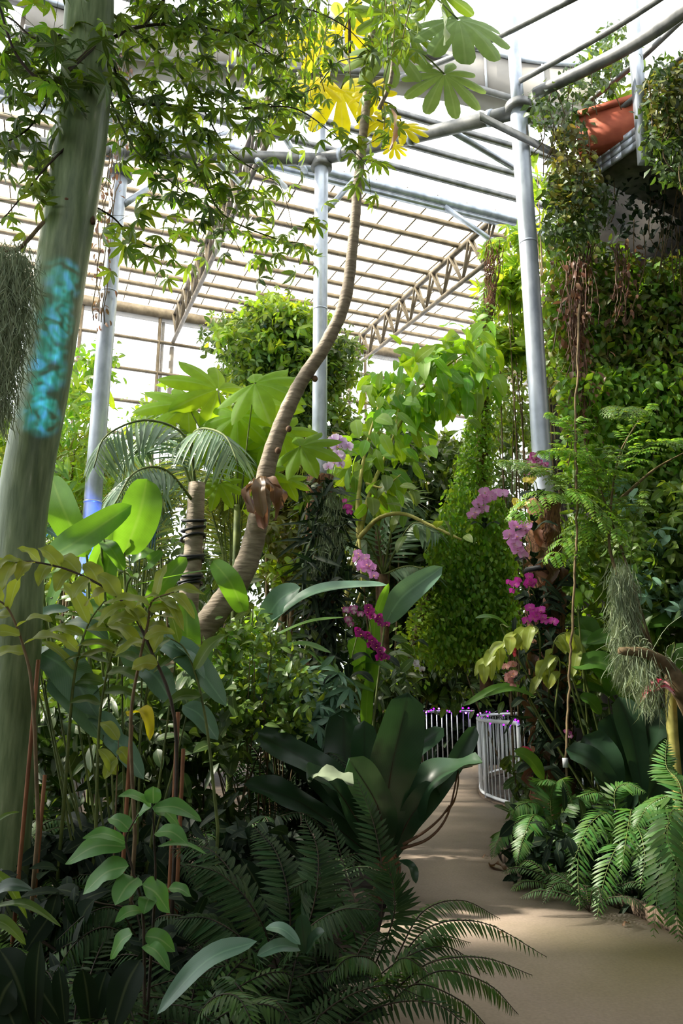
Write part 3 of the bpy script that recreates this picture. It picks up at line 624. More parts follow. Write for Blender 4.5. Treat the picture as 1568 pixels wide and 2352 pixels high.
for z0, z1 in ((1195, 1235), (1275, 1290), (1320, 1345)):
    for k in range(3):
        y = z0 + (z1 - z0) * k / 2; c = at(445 - (y - 1200) * .06, y, 7.2); a = np.linspace(0, 2 * PI, 14)
        mb = MB(); mb.tube(np.stack([c[0] + .11 * np.cos(a), c[1] + .11 * np.sin(a), c[2] + .03 * np.sin(a + k)], 1), .014, 6); part('cord', mb, 'black', tp, label='black cord wound round the trunk')
# bamboo palms behind, their backlit yellow painted into the leaves
for px, Y, lab in ((150, 9.8, 'feathery yellow-lit palm behind the left steel column'), (330, 10.6, 'feathery palm screen behind the blue-grey palm'), (540, 11.2, 'feathery palm behind the leaning ringed trunk')):
    fr = []
    for k in range(12):
        a = rng.uniform(-1, 1); b = (px + rng.normal(0, 25), 1420, Y); h = rng.uniform(960, 1130)
        fr.append(C3(b, (px + 70 * a, (h + 1400) / 2 - 40, Y), (px + 130 * a, h + 20, Y - .3), (px + 210 * a, h + 70 + 40 * abs(a), Y - .4 * rng.random()), n=16))
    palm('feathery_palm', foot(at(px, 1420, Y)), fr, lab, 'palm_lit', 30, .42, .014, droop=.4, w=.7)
# arching cycad-like fronds right of centre
for px, py, Y, ends, lab, mt in ((880, 1320, 11, ((1010, 1225), (950, 1170), (1000, 1320), (830, 1180), (800, 1260)), 'pale green palm fronds arching below the yellow-stemmed tree', 'palm'),
                                 (870, 1180, 12.5, ((930, 1030), (830, 1050), (980, 1080), (800, 1120)), 'dark palm fronds behind the white orchid', 'fern_shade')):
    fr = [C3((px, py, Y), ((px + x) / 2, min(py, y) - 20, Y - .2), (x, y, Y - .5), n=18) for x, y in ends]
    palm('arching_palm', foot(at(px, py, Y)), fr, lab, mt, 30, .5, .018, droop=.3, trunk=(spl([foot(at(px, py, Y)), at(px, py, Y)], 6), .07, 'brown'))

# ------------------------------------------------------------------ ivy column with its curtain
iv = thing('ivy_column', 'slender post wrapped in bright creeping ivy with a hanging green curtain', 'ivy column', foot(at(1100, 1300, 11.5)))
c = C3((1118, 1600, 11.5), (1105, 1200, 11.5), (1112, 850, 11.5), (1120, 690, 11.5), n=12); mb = MB(); mb.tube(c, .1, 12); part('post', mb, 'brown', iv)
mb = MB()
mass(mb, [(1092, 700), (1128, 690), (1126, 800), (1130, 900), (1136, 1050), (1120, 1160), (1030, 1160), (1050, 1060), (1075, 960), (1085, 860)], 3800, 11.4, .55, ['tiny', 'tiny'], .075, (0, -.5, -.5), .5); part('ivy', mb, 'ivy', iv)
mb = MB()
mass(mb, [(1030, 1120), (1140, 1120), (1175, 1200), (1190, 1450), (1130, 1500), (1060, 1520), (1000, 1530), (950, 1490), (965, 1380), (990, 1250)], 9500, 11.2, .8, ['tiny', 'oval'], .085, (0, -.3, -.9), .35); part('ivy_curtain', mb, 'ivy', iv)
mb = MB(); mass(mb, [(1000, 1250), (1150, 1200), (1170, 1480), (1010, 1560), (960, 1500)], 2500, 11.6, .5, ['tiny', 'oval'], .09, (0, -.3, -.9), .35); part('ivy_curtain', mb, 'dark', iv)
for k in range(46):
    x = rng.uniform(965, 1180); y0 = rng.uniform(1250, 1450); y1 = y0 + rng.uniform(60, 150); Y = rng.uniform(10.8, 11.5)
    mb2 = MB(); along(mb2, C3((x, y0, Y), (x + rng.normal(0, 4), (y0 + y1) / 2, Y), (x + rng.normal(0, 8), y1, Y), n=8), 34, .035, 'tiny', .075, (0, -.2, -.9), .35); part('strand', mb2, 'ivy', iv)
mb = MB(); dv = C3((1125, 720, 11.3), (1128, 640, 11), (1135, 570, 10.6), n=14)
for k in range(26): mb.tube(dv + np.cumsum(rng.normal(0, .025, dv.shape), 0) + rng.normal(0, .04, 3), .006, 4, False)
part('dried_stems', mb, 'dry', iv, label='dry brown stems rising to the roof truss')
# leaning ivy stem below it
lv = thing('ivy_stem', 'leaning stem wrapped in pale ivy beside the curtain', 'ivy', foot(at(900, 1600, 10)))
c = C3((890, 1640, 10), (925, 1540, 10.2), (960, 1440, 10.5), (995, 1320, 10.9), n=16); mb = MB(); mb.tube(c, .05, 8); part('stem', mb, 'twig', lv)
mb = MB(); along(mb, c, 1500, .085, 'tiny', .075, (0, -.5, -.3), .6); part('ivy', mb, 'lime', lv)

# yellow-stemmed broad-leaved tree
bt = thing('broad_leaved_tree', 'small tree with yellowish forked stems and bright green leaves', 'tree', foot(at(790, 1400, 10)))
st = [C3((785, 1420, 10), (810, 1290, 10), (824, 1235, 10), n=10), C3((824, 1235, 10), (850, 1130, 10), (880, 1060, 10.2), (905, 1000, 10.4), (960, 900, 10.6), n=16), C3((824, 1235, 10), (870, 1190, 9.8), (925, 1180, 9.6), (985, 1205, 9.4), (1060, 1240, 9.2), n=16),
      C3((824, 1235, 10), (822, 1150, 10), (840, 1030, 10.1), (870, 930, 10.3), n=14), C3((960, 900, 10.6), (1040, 830, 10.7), (1110, 790, 10.7), n=10), C3((905, 1000, 10.4), (930, 870, 10.5), (940, 860, 10.5), n=8), C3((840, 1110, 10), (880, 1120, 9.9), (920, 1090, 9.8), n=8), C3((824, 1235, 10), (830, 1350, 9.9), (800, 1420, 9.9), n=8)]
for k, c in enumerate(st): mb = MB(); mb.tube(c, np.linspace(.035, .014, len(c)) * (1 if k < 4 else .6), 8); part('branch', mb, 'ystem', bt)
mb = MB()
for c, n in ((st[4], 80), (st[1][6:], 60), (st[3][5:], 40), (st[5], 26)): along(mb, c, n, .26, 'oval', .33, (0, -.5, -.7), .45, (0, -.8, .5), .3)
mass(mb, [(830, 860), (950, 820), (1050, 750), (1130, 740), (1140, 850), (1120, 900), (1000, 950), (860, 960)], 190, 10.5, .8, ['oval', 'lance'], .36, (0, -.4, -.8), .4, (0, -.8, .5)); part('foliage', mb, 'bright', bt)
mb = MB(); along(mb, st[2][8:], 10, .1, 'oval', .26, (0, -.5, -.3), .5); along(mb, st[6], 16, .18, 'oval', .34, (0, -.5, -.6)); along(mb, st[1][:8], 14, .2, 'oval', .3); part('foliage', mb, 'mid', bt)

# papaya-like plant with big lobed leaves
M['lime2'] = leaf_mat('backlit_tone_lobed_leaf', (104, 150, 40), (190, 225, 40), tl=0.65, vein=0.2, spec=.15, rough=.6)  # brighter lime copy with the backlit look put into its colours
pp = thing('lobed_leaf_plant', 'plant with big bright lobed leaves in front of the fig tree', 'plant', foot(at(545, 1260, 7.8)))
LV = [(500, 895, 105, (-.9, .25), 0), (585, 880, 105, (.9, -.3), 0), (430, 930, 95, (-1, -.05), 1), (545, 955, 85, (.1, -1), 0), (690, 1025, 80, (1, -.25), 1), (520, 1000, 80, (-.2, -1), 1), (600, 925, 90, (.8, .5), 0), (640, 990, 85, (.4, -1), 1), (560, 1110, 62, (.2, -1), 0), (505, 1110, 55, (-.3, -1), 0), (600, 1080, 60, (.6, -.8), 1), (565, 1040, 70, (-.1, -1), 0), (470, 1010, 60, (-.8, -.6), 1), (655, 1100, 50, (.5, -.8), 0)]
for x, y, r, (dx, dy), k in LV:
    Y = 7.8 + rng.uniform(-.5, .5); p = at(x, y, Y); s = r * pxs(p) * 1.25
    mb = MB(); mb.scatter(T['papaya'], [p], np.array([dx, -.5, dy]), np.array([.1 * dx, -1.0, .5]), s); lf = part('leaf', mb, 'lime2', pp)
    mb = MB(); q = at(545 + (x - 545) * .15, 1170, 7.8); mb.tube(spl([q, (q * .5 + p * .5) + np.array([0, 0, .1]), p], 8), .008, 5); part('leaf_stalk', mb, 'stem', lf)
mb = MB(); mb.tube(spl([foot(at(545, 1260, 7.8)), at(545, 1160, 7.8)], 8), .035, 8); part('stem', mb, 'stem', pp)

# ------------------------------------------------------------------ trees of the middle distance
# big green-barked tree leaning on the left
GP = [(2, 2300, 54), (8, 2000, 54), (22, 1764, 55), (34, 1500, 55), (50, 1180, 56), (102, 880, 54), (145, 590, 55), (188, 300, 57), (204, 60, 55), (212, -220, 50)]
YG = 4.5
def widths(pts, Y, n=40):
    c = spl([foot(at(pts[0][0], pts[0][1], Y))] + [at(p[0], p[1], Y) for p in pts], n); r = np.interp(np.linspace(0, 1, n), np.linspace(0, 1, len(pts)), [p[2] * pxs(at(p[0], p[1], Y)) for p in pts]); return c, r
gt = thing('green_barked_tree', 'thick green-barked tree trunk leaning at the left with palmate leafy branches', 'tree', foot(at(2, 2300, YG)))
c, r = widths(GP, YG, 48); mb = MB(); mb.tube(c, r, 32); tk = part('trunk', mb, 'trunk', gt)
mb = MB(); k = at(152, 462, YG - .125); mb.ball(k, (.045, .03, .05), 12, 8); mb.ball(k + [.012, -.022, -.008], (.018, .02, .016), 10, 6); part('knot', mb, 'brown', tk)
mb = MB(); mb.tube(C3((207, 500, YG), (214, 512, YG - .03), n=2), [.03, .015], 8); part('knot', mb, 'brown', tk)
# branches: (photo course, leaves, spread)
BR = [([(258, 60, 4.6), (180, 140, 4.2), (110, 190, 4.0), (40, 130, 3.9), (0, 20, 3.8), (-30, -90, 3.8)], 40, .14, .014), ([(240, 20, 4.6), (330, 90, 4.8), (430, 200, 5.0), (420, 300, 5.1), (470, 420, 5.2), (520, 500, 5.3), (640, 550, 5.6), (700, 560, 5.7)], 75, .15, .012),
      ([(250, 130, 4.7), (300, 230, 4.8), (380, 240, 5.0), (500, 250, 5.2), (620, 240, 5.5), (730, 200, 5.7)], 80, .14, .011), ([(230, 100, 4.6), (330, 60, 4.8), (450, 60, 5.0), (560, 90, 5.2), (650, 140, 5.4)], 85, .15, .012),
      ([(240, 200, 4.6), (300, 330, 4.8), (350, 380, 5.0), (420, 440, 5.2), (500, 490, 5.3), (560, 590, 5.5)], 42, .13, .008), ([(210, 470, 4.7), (260, 500, 4.9), (300, 540, 5.1), (360, 570, 5.3), (440, 530, 5.4)], 24, .12, .007),
      ([(200, 150, 4.4), (120, 220, 4.3), (60, 300, 4.3), (-20, 340, 4.3)], 44, .14, .01), ([(190, 300, 4.4), (110, 380, 4.3), (60, 440, 4.3), (10, 500, 4.3), (-40, 560, 4.3)], 18, .12, .007),
      ([(200, 60, 4.5), (90, 90, 4.4), (20, 40, 4.4), (-60, 20, 4.4)], 44, .15, .01), ([(440, 200, 5.0), (520, 340, 5.3), (600, 400, 5.5), (650, 440, 5.6), (690, 620, 5.8)], 34, .13, .006),
      ([(560, 90, 5.2), (620, 40, 5.3), (700, 20, 5.4), (790, 60, 5.5), (850, 120, 5.6)], 18, .15, .008), ([(560, 250, 5.3), (680, 250, 5.5), (790, 330, 5.6), (840, 380, 5.6), (850, 440, 5.6)], 22, .12, .006),
      ([(330, 60, 4.8), (400, -20, 4.9), (520, -50, 5.0), (640, -40, 5.1)], 70, .15, .01), ([(300, 230, 4.8), (330, 300, 4.9), (370, 330, 5.0)], 20, .1, .006)]
for q, (pts, n, sd, r0) in enumerate(BR):
    c = C3(*pts, n=24); mb = MB(); mb.tube(c, np.linspace(r0 * 1.2, r0 * .35, 24), 7); b = part('branch', mb, 'stem' if q in (1, 4) else 'dstem', gt)
    lb, pb = MB(), MB(); along(lb, c, int(n * .8), sd, 'palm7', .135, (0, -.2, -.35), .55, (0, -.45, .8), .35, .1, pb, .0022)
    lb2 = MB(); along(lb2, c, int(n * .65), sd * 1.15, 'palm5', .125, (0, -.2, -.35), .55, (0, -.4, .8), .35, .1)
    part('foliage', lb, 'mid' if q % 2 else 'dark', b); part('foliage', lb2, 'mid' if q % 4 else 'bright', b); part('leaf_stalks', pb, 'stem', b)
# hanging curtain of narrow leaves at the top middle
hc = thing('hanging_creeper', 'bright curtain of narrow leaves hanging over the top middle edge', 'creeper', at(640, -120, 6))
for k in range(30):
    x = (rng.uniform(530, 720) if k < 27 else rng.uniform(720, 930)); c = C3((x, -120, 6 + rng.uniform(-.4, .4)), (x + rng.normal(0, 12), -20, 6), (x + rng.normal(0, 22), rng.uniform(40, 190) if x < 720 else rng.uniform(60, 230), 6), n=12)
    mb = MB(); mb.tube(c, .004, 4); s_ = part('strand', mb, 'twig', hc); lb = MB(); along(lb, c, 44, .07, 'lance', .13, (0, -.2, -1), .35, (0, -.8, .5)); part('foliage', lb, 'bright' if k % 3 else 'mid', s_)

# tall ringed cecropia leaning across the middle
YC = 7.6
cp_ = [(462, 1450, 30), (500, 1400, 28), (560, 1310, 26), (592, 1200, 23), (612, 1080, 19), (648, 970, 17), (690, 880, 15), (748, 790, 14), (792, 690, 13), (810, 560, 11), (822, 420, 10), (838, 270, 9), (852, 120, 9), (862, 0, 8), (868, -140, 8)]
ct = thing('cecropia_tree', 'slim pale ringed tree curving up past the central column to yellow lobed leaves', 'tree', foot(at(330, 1480, YC)))
c = spl([foot(at(330, 1480, YC)), at(385, 1580, YC)] + [at(p[0], p[1], YC - .08 * i) for i, p in enumerate(cp_)], 140)
r = np.interp(np.linspace(0, 1, 140), np.linspace(0, 1, len(cp_) + 2), [36 * pxs(c[0]), 33 * pxs(c[0])] + [p[2] * pxs(at(p[0], p[1], YC)) for p in cp_])
r = r * (1 + .06 * (np.arange(140) % 4 == 0)); mb = MB(); mb.tube(c, r, 20); tk = part('trunk', mb, 'bark', ct)
for x, y in ((655, 985), (715, 870), (790, 690), (630, 1035), (812, 520)):
    mb = MB(); mb.ball(at(x + 8, y, YC - .5), (.03, .03, .035), 8, 6); part('leaf_scar', mb, 'brown', tk)
mb = MB()
for k in range(7):
    a = k * .9
    p0 = at(600 + 16 * math.cos(a), 1105 + 10 * math.sin(a), YC - .55); p2 = p0 + np.array([.05 * math.cos(a) + .06, .05 * math.sin(a) - .02, -.28 - .07 * (k % 3)]); blade(mb, p0, p0 * .5 + p2 * .5 + np.array([.06 * math.cos(a), .06 * math.sin(a), .02]), p2, .15, (math.cos(a), math.sin(a) - .3, .3), 10, .5, .12, .3, .35)
part('dead_sheath', mb, 'dry', ct, label='dry brown leaf sheath wrapped round the trunk')
M['cec'] = leaf_mat('pale_lobed_leaf', (110, 140, 84), (165, 195, 90), tl=.45, vein=.2, spec=.2, rough=.6)
CL = [(782, 205, 105, (.05, -1), 'ylw'), (735, 95, 95, (-.6, .5), 'ylw'), (790, 70, 80, (.3, .9), 'ylw'), (735, 190, 70, (-.9, -.4), 'ylw'), (925, 290, 52, (.9, -.3), 'ylw'), (880, 275, 60, (-.3, -.9), 'ylw'), (905, 335, 30, (.4, -1), 'ylw'), (1020, 170, 95, (.25, -1), 'cec'), (1052, 45, 110, (.6, -.6), 'cec'), (900, 110, 100, (-.5, -.6), 'cec'), (895, 30, 85, (-.2, .9), 'mid'), (940, 70, 70, (.3, -.8), 'mid'), (840, 215, 60, (.7, .4), 'ylw'), (1010, -20, 90, (.2, .9), 'mid')]
for x, y, rr, (dx, dy), m in CL:
    Y = (6.9 if m == 'ylw' else 6.5) + rng.uniform(-.2, .2); p = at(x, y, Y); s = rr * pxs(p) * 1.2; mb = MB()
    mb.scatter(T['cecropia' if (x, y) != (1052, 45) else 'cecropia2'], [p], np.array([dx, -.25, dy]), np.array([.05, -1.0, .45]), s); lf = part('leaf', mb, m, ct, label='yellow lobed leaf' if m == 'ylw' else None)
    mb = MB(); q = at(856 + .2 * (x - 856), y - 60 if y > 150 else y - 90, 6.5); mb.tube(spl([q, q * .4 + p * .6 + np.array([0, 0, .12]), p], 8), .009, 5); part('leaf_stalk', mb, 'stem', lf)
mb = MB(); blade(mb, at(1010, 10, 6.4), at(1020, 60, 6.2), at(1018, 105, 6.2), .14, (1, -.4, 0), 10, .4, .15); part('dead_leaf', mb, 'moss', ct, label='curled grey dead leaf')
mb = MB(); blade(mb, at(895, 240, 6.4), at(905, 290, 6.3), at(893, 345, 6.3), .12, (1, -.4, 0), 10, .6, .15); part('dead_leaf', mb, 'dry', ct)
mb = MB(); mb.tube(C3((908, -120, 6.3), (905, 60, 6.3), (898, 180, 6.35), (870, 250, 6.4), n=14), .022, 10); part('branch', mb, 'bark', ct)
mb = MB(); mb.tube(C3((802, -80, 5.9), (803, 60, 5.9), (803, 120, 5.9), n=8), .014, 6); part('branch', mb, 'brown', ct)
# little creeper leaves that hang round the upper stem
uc = thing('slender_creeper', 'slender creeper with small palmate leaves hanging among the yellow leaves', 'creeper', at(880, -60, 6))
for pts, n in (([(760, -80, 5.6), (750, 60, 5.6), (730, 140, 5.6), (745, 210, 5.6)], 8), ([(900, -60, 5.8), (905, 80, 5.8), (880, 200, 5.8), (880, 300, 5.8), (830, 340, 5.8)], 22), ([(800, -60, 5.6), (800, 100, 5.6), (805, 180, 5.6)], 8), ([(690, -60, 5.6), (640, 180, 5.6), (615, 230, 5.6)], 22), ([(960, -60, 5.7), (930, 60, 5.7), (920, 130, 5.7)], 22)):
    c = C3(*pts, n=16); mb = MB(); mb.tube(c, .004, 4); s_ = part('strand', mb, 'twig', uc); lb = MB(); along(lb, c, n, .09, 'palm5', .13, (0, -.2, -.6), .5, (0, -.7, .6)); part('foliage', lb, 'mid', s_)

# ------------------------------------------------------------------ banana-like clump behind the front planting
bn = thing('heliconia_clump', 'clump of broad upright banana-like leaves between thick trunk and leaning tree', 'plant', foot(at(290, 1700, 6.2)))
LF = [((95, 1290), (190, 1235), (302, 1160), 74, (.4, -1, .3)), ((285, 1275), (320, 1180), (338, 1100), 96, (.5, -1, .2)), ((200, 1280), (150, 1180), (118, 1095), 84, (-.4, -1, .3)), ((240, 1400), (246, 1310), (262, 1240), 52, (0, -1, .2)), ((232, 1240), (255, 1260), (285, 1310), 38, (.5, -1, .3)), ((428, 1600), (430, 1470), (426, 1370), 62, (.2, -1, .1)), ((340, 1400), (375, 1340), (428, 1280), 50, (.5, -1, .4)), ((560, 1408), (530, 1340), (488, 1288), 56, (-.3, -1, .5)),
      ((290, 1350), (390, 1325), (505, 1306), 20, (0, -.3, 1)), ((232, 1500), (218, 1430), (205, 1375), 62, (0, -1, .2)), ((200, 1330), (240, 1250), (270, 1180), 40, (.6, -1, .3)), ((330, 1310), (345, 1290), (372, 1265), 30, (.3, -1, .3)), ((190, 1420), (230, 1400), (262, 1430), 44, (0, -.8, .8)), ((500, 1560), (520, 1500), (545, 1440), 50, (0, -1, .3)), ((470, 1600), (465, 1530), (480, 1470), 40, (.2, -1, .2)), ((110, 1400), (140, 1330), (150, 1290), 50, (-.3, -1, .3)), ((370, 1280), (330, 1270), (300, 1290), 40, (0, -1, .6))]
for q, (a, b, d, w, up) in enumerate(LF):
    Y = 6.2 + rng.uniform(-.3, .3); p0, p1, p2 = at(*a, Y), at(*b, Y - .15), at(*d, Y - .1); mb = MB()
    blade(mb, p0, p1, p2, w * pxs(p1), up, 18, .22, .02, .4, .45); lf = part('leaf', mb, 'banana', bn)
    mb = MB(); g = np.array([bn.location[0] + rng.normal(0, .15) + .35 * (p0[0] - bn.location[0]), 6.2 + rng.normal(0, .15), 0]); mb.tube(spl([g, (g + p0) / 2 + np.array([0, 0, .1]), p0, p0 * .6 + p1 * .4], 14), np.linspace(.016, .007, 14), 6); part('leaf_stalk', mb, 'stem', lf)
b2 = thing('heliconia_clump', 'spreading clump of long pale leaves in front of the central column', 'plant', foot(at(740, 1600, 6.8)))
LF = [((600, 1440), (730, 1360), (888, 1344), 56, (0, -.6, 1)), ((600, 1445), (640, 1380), (690, 1350), 60, (.2, -1, .5)), ((884, 1432), (925, 1370), (1016, 1302), 62, (.4, -1, .3)), ((590, 1480), (700, 1432), (790, 1418), 20, (0, -.5, 1)), ((600, 1500), (690, 1480), (760, 1500), 26, (0, -.5, 1)), ((850, 1600), (856, 1500), (862, 1400), 34, (0, -1, .2)), ((842, 1560), (820, 1500), (800, 1470), 60, (0, -1, .4)), ((858, 1440), (872, 1390), (892, 1340), 22, (.3, -1, .2)), ((790, 1540), (850, 1520), (905, 1540), 30, (0, -.6, 1)), ((620, 1540), (560, 1490), (510, 1490), 40, (0, -.7, .8)), ((700, 1490), (790, 1560), (860, 1590), 24, (0, -.5, 1)), ((840, 1700), (842, 1620), (850, 1540), 30, (0, -1, .2))]
for q, (a, b, d, w, up) in enumerate(LF):
    Y = 6.9 + rng.uniform(-.2, .2); p0, p1, p2 = at(*a, Y), at(*b, Y - .1), at(*d, Y - .2); mb = MB()
    blade(mb, p0, p1, p2, w * pxs(p1), up, 18, .3, .02, .5, .5); lf = part('leaf', mb, 'banana' if q > 2 else 'canna', b2)
    mb = MB(); g = np.array([.5 * b2.location[0] + .5 * p0[0], 6.8, 0]); mb.tube(spl([g, (g + p0) / 2, p0, p0 * .6 + p1 * .4], 12), np.linspace(.016, .007, 12), 6); part('leaf_stalk', mb, 'stem', lf)

# epiphyte clump round the central column
ep = thing('epiphyte_clump', 'dark clump of epiphytes and roots strapped round the foot of the central column', 'epiphyte', foot(at(735, 1500, 9.2)))
mb = MB(); c = spl([foot(at(735, 1500, 9.3)), at(735, 1500, 9.3), at(735, 1300, 9.3), at(734, 1095, 9.3)], 40); mb.tube(c, .15 + .05 * rng.random(40), 18); part('root_mass', mb, 'fibre', ep)
for m, n, tp, sz in (('deep', 420, 'strap', .42), ('dark', 260, 'oval', .16)):
    mb = MB(); mass(mb, [(700, 1100), (770, 1100), (780, 1300), (775, 1500), (690, 1500), (700, 1300)], n, 9.1, .5, tp, sz, (0, -.4, -.4), .7); part('leaves', mb, m, ep)
mb = MB()
for q in range(36):
    x = 765 + rng.normal(0, 12); y0 = 1130 + rng.uniform(0, 60); mb.tube(C3((x, y0, 8.95), (x + rng.normal(0, 8), y0 + 60, 8.9), (x - 10 + rng.normal(0, 12), y0 + rng.uniform(80, 180), 8.9), n=8), .006, 4, False)
mass(mb, [(745, 1130), (780, 1140), (782, 1250), (750, 1300), (715, 1310), (740, 1240)], 2200, 8.95, .25, 'hair', .13, (0, -.1, -1), .4); part('grey_moss', mb, 'moss', ep, label='hanging grey-green moss')
# grey moss hanging at the left edge
ms = thing('hanging_moss', 'long grey-green beard of moss hanging by the thick trunk', 'moss', at(25, 560, 4.0))
mb = MB(); mb.tube(C3((100, 510, 4.2), (45, 570, 4.0), (10, 575, 4.0), (-60, 540, 4.0), n=12), .012, 6); part('twig', mb, 'twig', ms)
mb = MB(); mass(mb, [(-30, 570), (55, 570), (66, 640), (58, 720), (40, 800), (20, 880), (5, 960), (-30, 960)], 9000, 4.0, .22, 'hair', .10, (0, -.1, -1), .4); part('strands', mb, 'moss', ms)
# dried vine on the left column
dv = thing('dried_vine', 'dry dark vine with withered leaves clinging to the left steel column', 'vine', at(225, 800, 8.3))
mb, lb = MB(), MB()
for q in range(4):
    c = C3((215 + 8 * q, 740, 8.3), (225 + 9 * q, 560, 8.25), (245 + 9 * q, 400, 8.25), (268 + 8 * q, 200, 8.2), (275 + 8 * q, 90, 8.2), n=24) + rng.normal(0, .02, (24, 3)); mb.tube(c, .007, 5); along(lb, c, 44, .05, 'oval', .075, (0, -.2, -.8), .5)
part('stems', mb, 'twig', dv); part('withered_leaves', lb, 'dry', dv)

# ------------------------------------------------------------------ front planting, left of the path
def fern(name, base, fr, label, mat, n=34, L=.10, tpl='pinna', r=.004, smat='dstem', droop=.15, group=None, w=1.0, cat='fern', b=.6, ang=1.25, up=(0, -.35, 1)):
    t = thing(name, label, cat, base, group)
    for c in fr:
        lb, rb = MB(), MB(); frond(lb, rb, c, n, L, ang, tpl, w, droop, up, .1, r, .25, b)
        f = part('frond', lb, mat, t); part('midrib', rb, smat, f)
    return t
def fern_auto(base, nf, length, h, label, mat, L=.09, n=36, spread=PI, a0=0.0, name='sword_fern', r=.004, **k):
    base = np.array(base, float); fr = []
    for q in range(nf):
        a = a0 + (q / max(nf - 1, 1) - .5) * 2 * spread + rng.normal(0, .15); l = length * rng.uniform(.75, 1.15); hh = h * rng.uniform(.6, 1.25)
        d = np.array([math.sin(a), -math.cos(a), 0])
        fr.append(spl([base, base + d * l * .3 + UP * hh * .75, base + d * l * .7 + UP * hh, base + d * l + UP * hh * rng.uniform(.35, .8)], 22))
    return fern(name, base, fr, label, mat, n, L, r=r, **k)

# bird's nest fern by the path
nf = thing('birds_nest_fern', 'large dark bird\'s-nest fern with broad paddle leaves leaning over the path', 'fern', foot(at(890, 2040, 6)))
YN = 6.0
NL = [((885, 1985), (893, 1800), (938, 1592), 112, (.25, -1, .25), 0), ((880, 1980), (800, 1800), (788, 1632), 92, (-.2, -1, .2), 0), ((882, 1985), (842, 1800), (836, 1655), 62, (0, -1, .3), .1), ((885, 1985), (1015, 1800), (1092, 1668), 44, (.6, -1, .5), .1), ((890, 1990), (985, 1800), (1108, 1752), 96, (.4, -.6, 1), .2), ((886, 1975), (925, 1760), (1018, 1672), 44, (.3, -1, .5), .1),
      ((880, 1980), (720, 1760), (532, 1592), 80, (-.3, -1, .6), .1), ((880, 1985), (760, 1790), (580, 1680), 74, (-.2, -.9, .8), -.1), ((884, 1990), (770, 1810), (706, 1790), 80, (0, -.9, .9), 0), ((886, 1990), (870, 1860), (800, 1740), 80, (0, -1, .4), 0), ((888, 1990), (940, 1880), (1000, 1800), 60, (.4, -.9, .6), 0), ((884, 1990), (700, 1850), (560, 1800), 70, (-.2, -.8, 1), 0)]
for q, (a, b, d, w, up, tw) in enumerate(NL):
    dy = (-.35, .2, -.1, .25, -.3, .35, .2, -.2, -.55, -.5, -.2, -.3)[q]
    p0, p1, p2 = at(*a, YN), at(*b, YN + dy * .6), at(*d, YN + dy); mb = MB()
    blade(mb, p0, p1, p2, w * pxs(p1) * 1.05, up, 22, .28, .1, .75, .32, tw); part('leaf', mb, 'nest', nf)
    mb = MB(); mb.tube(spl([p0, p1, p2], 23)[1:-2] - np.array([0, -.004, .004]), np.linspace(.009, .003, 20), 5); part('midrib', mb, 'dstem', nf)
mb = MB(); blade(mb, at(705, 1790, 5.5), at(760, 1782, 5.45), at(812, 1800, 5.4), .13, (0, -.6, 1), 10, .4, .2, .3, .3); part('dead_leaf_tip', mb, 'moss', nf, label='bleached torn leaf tip')
for pts in ([(920, 1950), (985, 1925), (1028, 1870), (1052, 1770)], [(925, 1940), (975, 1910), (1010, 1880), (1032, 1850)]):
    mb = MB(); mb.tube(C3(*[(x, y, 5.7) for x, y in pts], n=16), np.linspace(.012, .006, 16), 6); part('dead_midrib', mb, 'dry', nf)
mb = MB(); blade(mb, at(1052, 1770, 5.7), at(1044, 1830, 5.7), at(1012, 1880, 5.7), .035, (1, -.5, 0), 10, .5, .1); part('dead_leaf', mb, 'dry', nf)
mb = MB(); mb.tube(spl([foot(at(888, 2040, 6)), at(890, 2000, 6), at(886, 1960, 6)], 10), np.linspace(.10, .07, 10) + .02 * rng.random(10), 12); part('root_base', mb, 'fibre', nf)
mb = MB(); blade(mb, at(915, 1975, 5.8), at(945, 1990, 5.7), at(955, 2030, 5.65), .07, (.3, -.7, .7), 10, .2); part('leaf', mb, 'nest', nf)

# sword ferns in the foreground
Y0 = 3.7
fern('sword_fern', foot(at(630, 2200, Y0)), [C3(*p, n=22) for p in (
    [(640, 2230, 3.5), (590, 2100, 3.4), (510, 2010, 3.4), (425, 1985, 3.4)], [(660, 2240, 3.6), (665, 2080, 3.6), (635, 1960, 3.7), (585, 1900, 3.8)], [(620, 2240, 3.5), (560, 2160, 3.3), (480, 2110, 3.3), (400, 2110, 3.3)],
    [(640, 2230, 3.6), (560, 2050, 3.7), (480, 1950, 3.8), (390, 1950, 3.9)], [(670, 2230, 3.5), (720, 2080, 3.5), (730, 1960, 3.6), (700, 1880, 3.7)], [(650, 2230, 3.4), (700, 2140, 3.2), (780, 2090, 3.1), (860, 2090, 3.1)])],
    'big dark sword fern in the foreground with reddish midribs', 'fern_shade', 30, .14, droop=.25)
fern('sword_fern', foot(at(830, 2240, 3.9)), [C3(*p, n=22) for p in (
    [(840, 2240, 3.8), (790, 2080, 3.7), (730, 2020, 3.6), (670, 2040, 3.5)], [(850, 2250, 3.9), (880, 2050, 4.0), (860, 1900, 4.1), (820, 1790, 4.2)], [(850, 2240, 3.8), (900, 2120, 3.7), (905, 2050, 3.7), (890, 1980, 3.7)], [(840, 2240, 3.8), (760, 2160, 3.6), (700, 2150, 3.5), (640, 2190, 3.4)], [(850, 2250, 3.8), (830, 2120, 3.8), (790, 1990, 4.0), (760, 1880, 4.1)])],
    'upright sword fern in front of the dark bird\'s-nest fern', 'fern_shade', 30, .13, droop=.2)
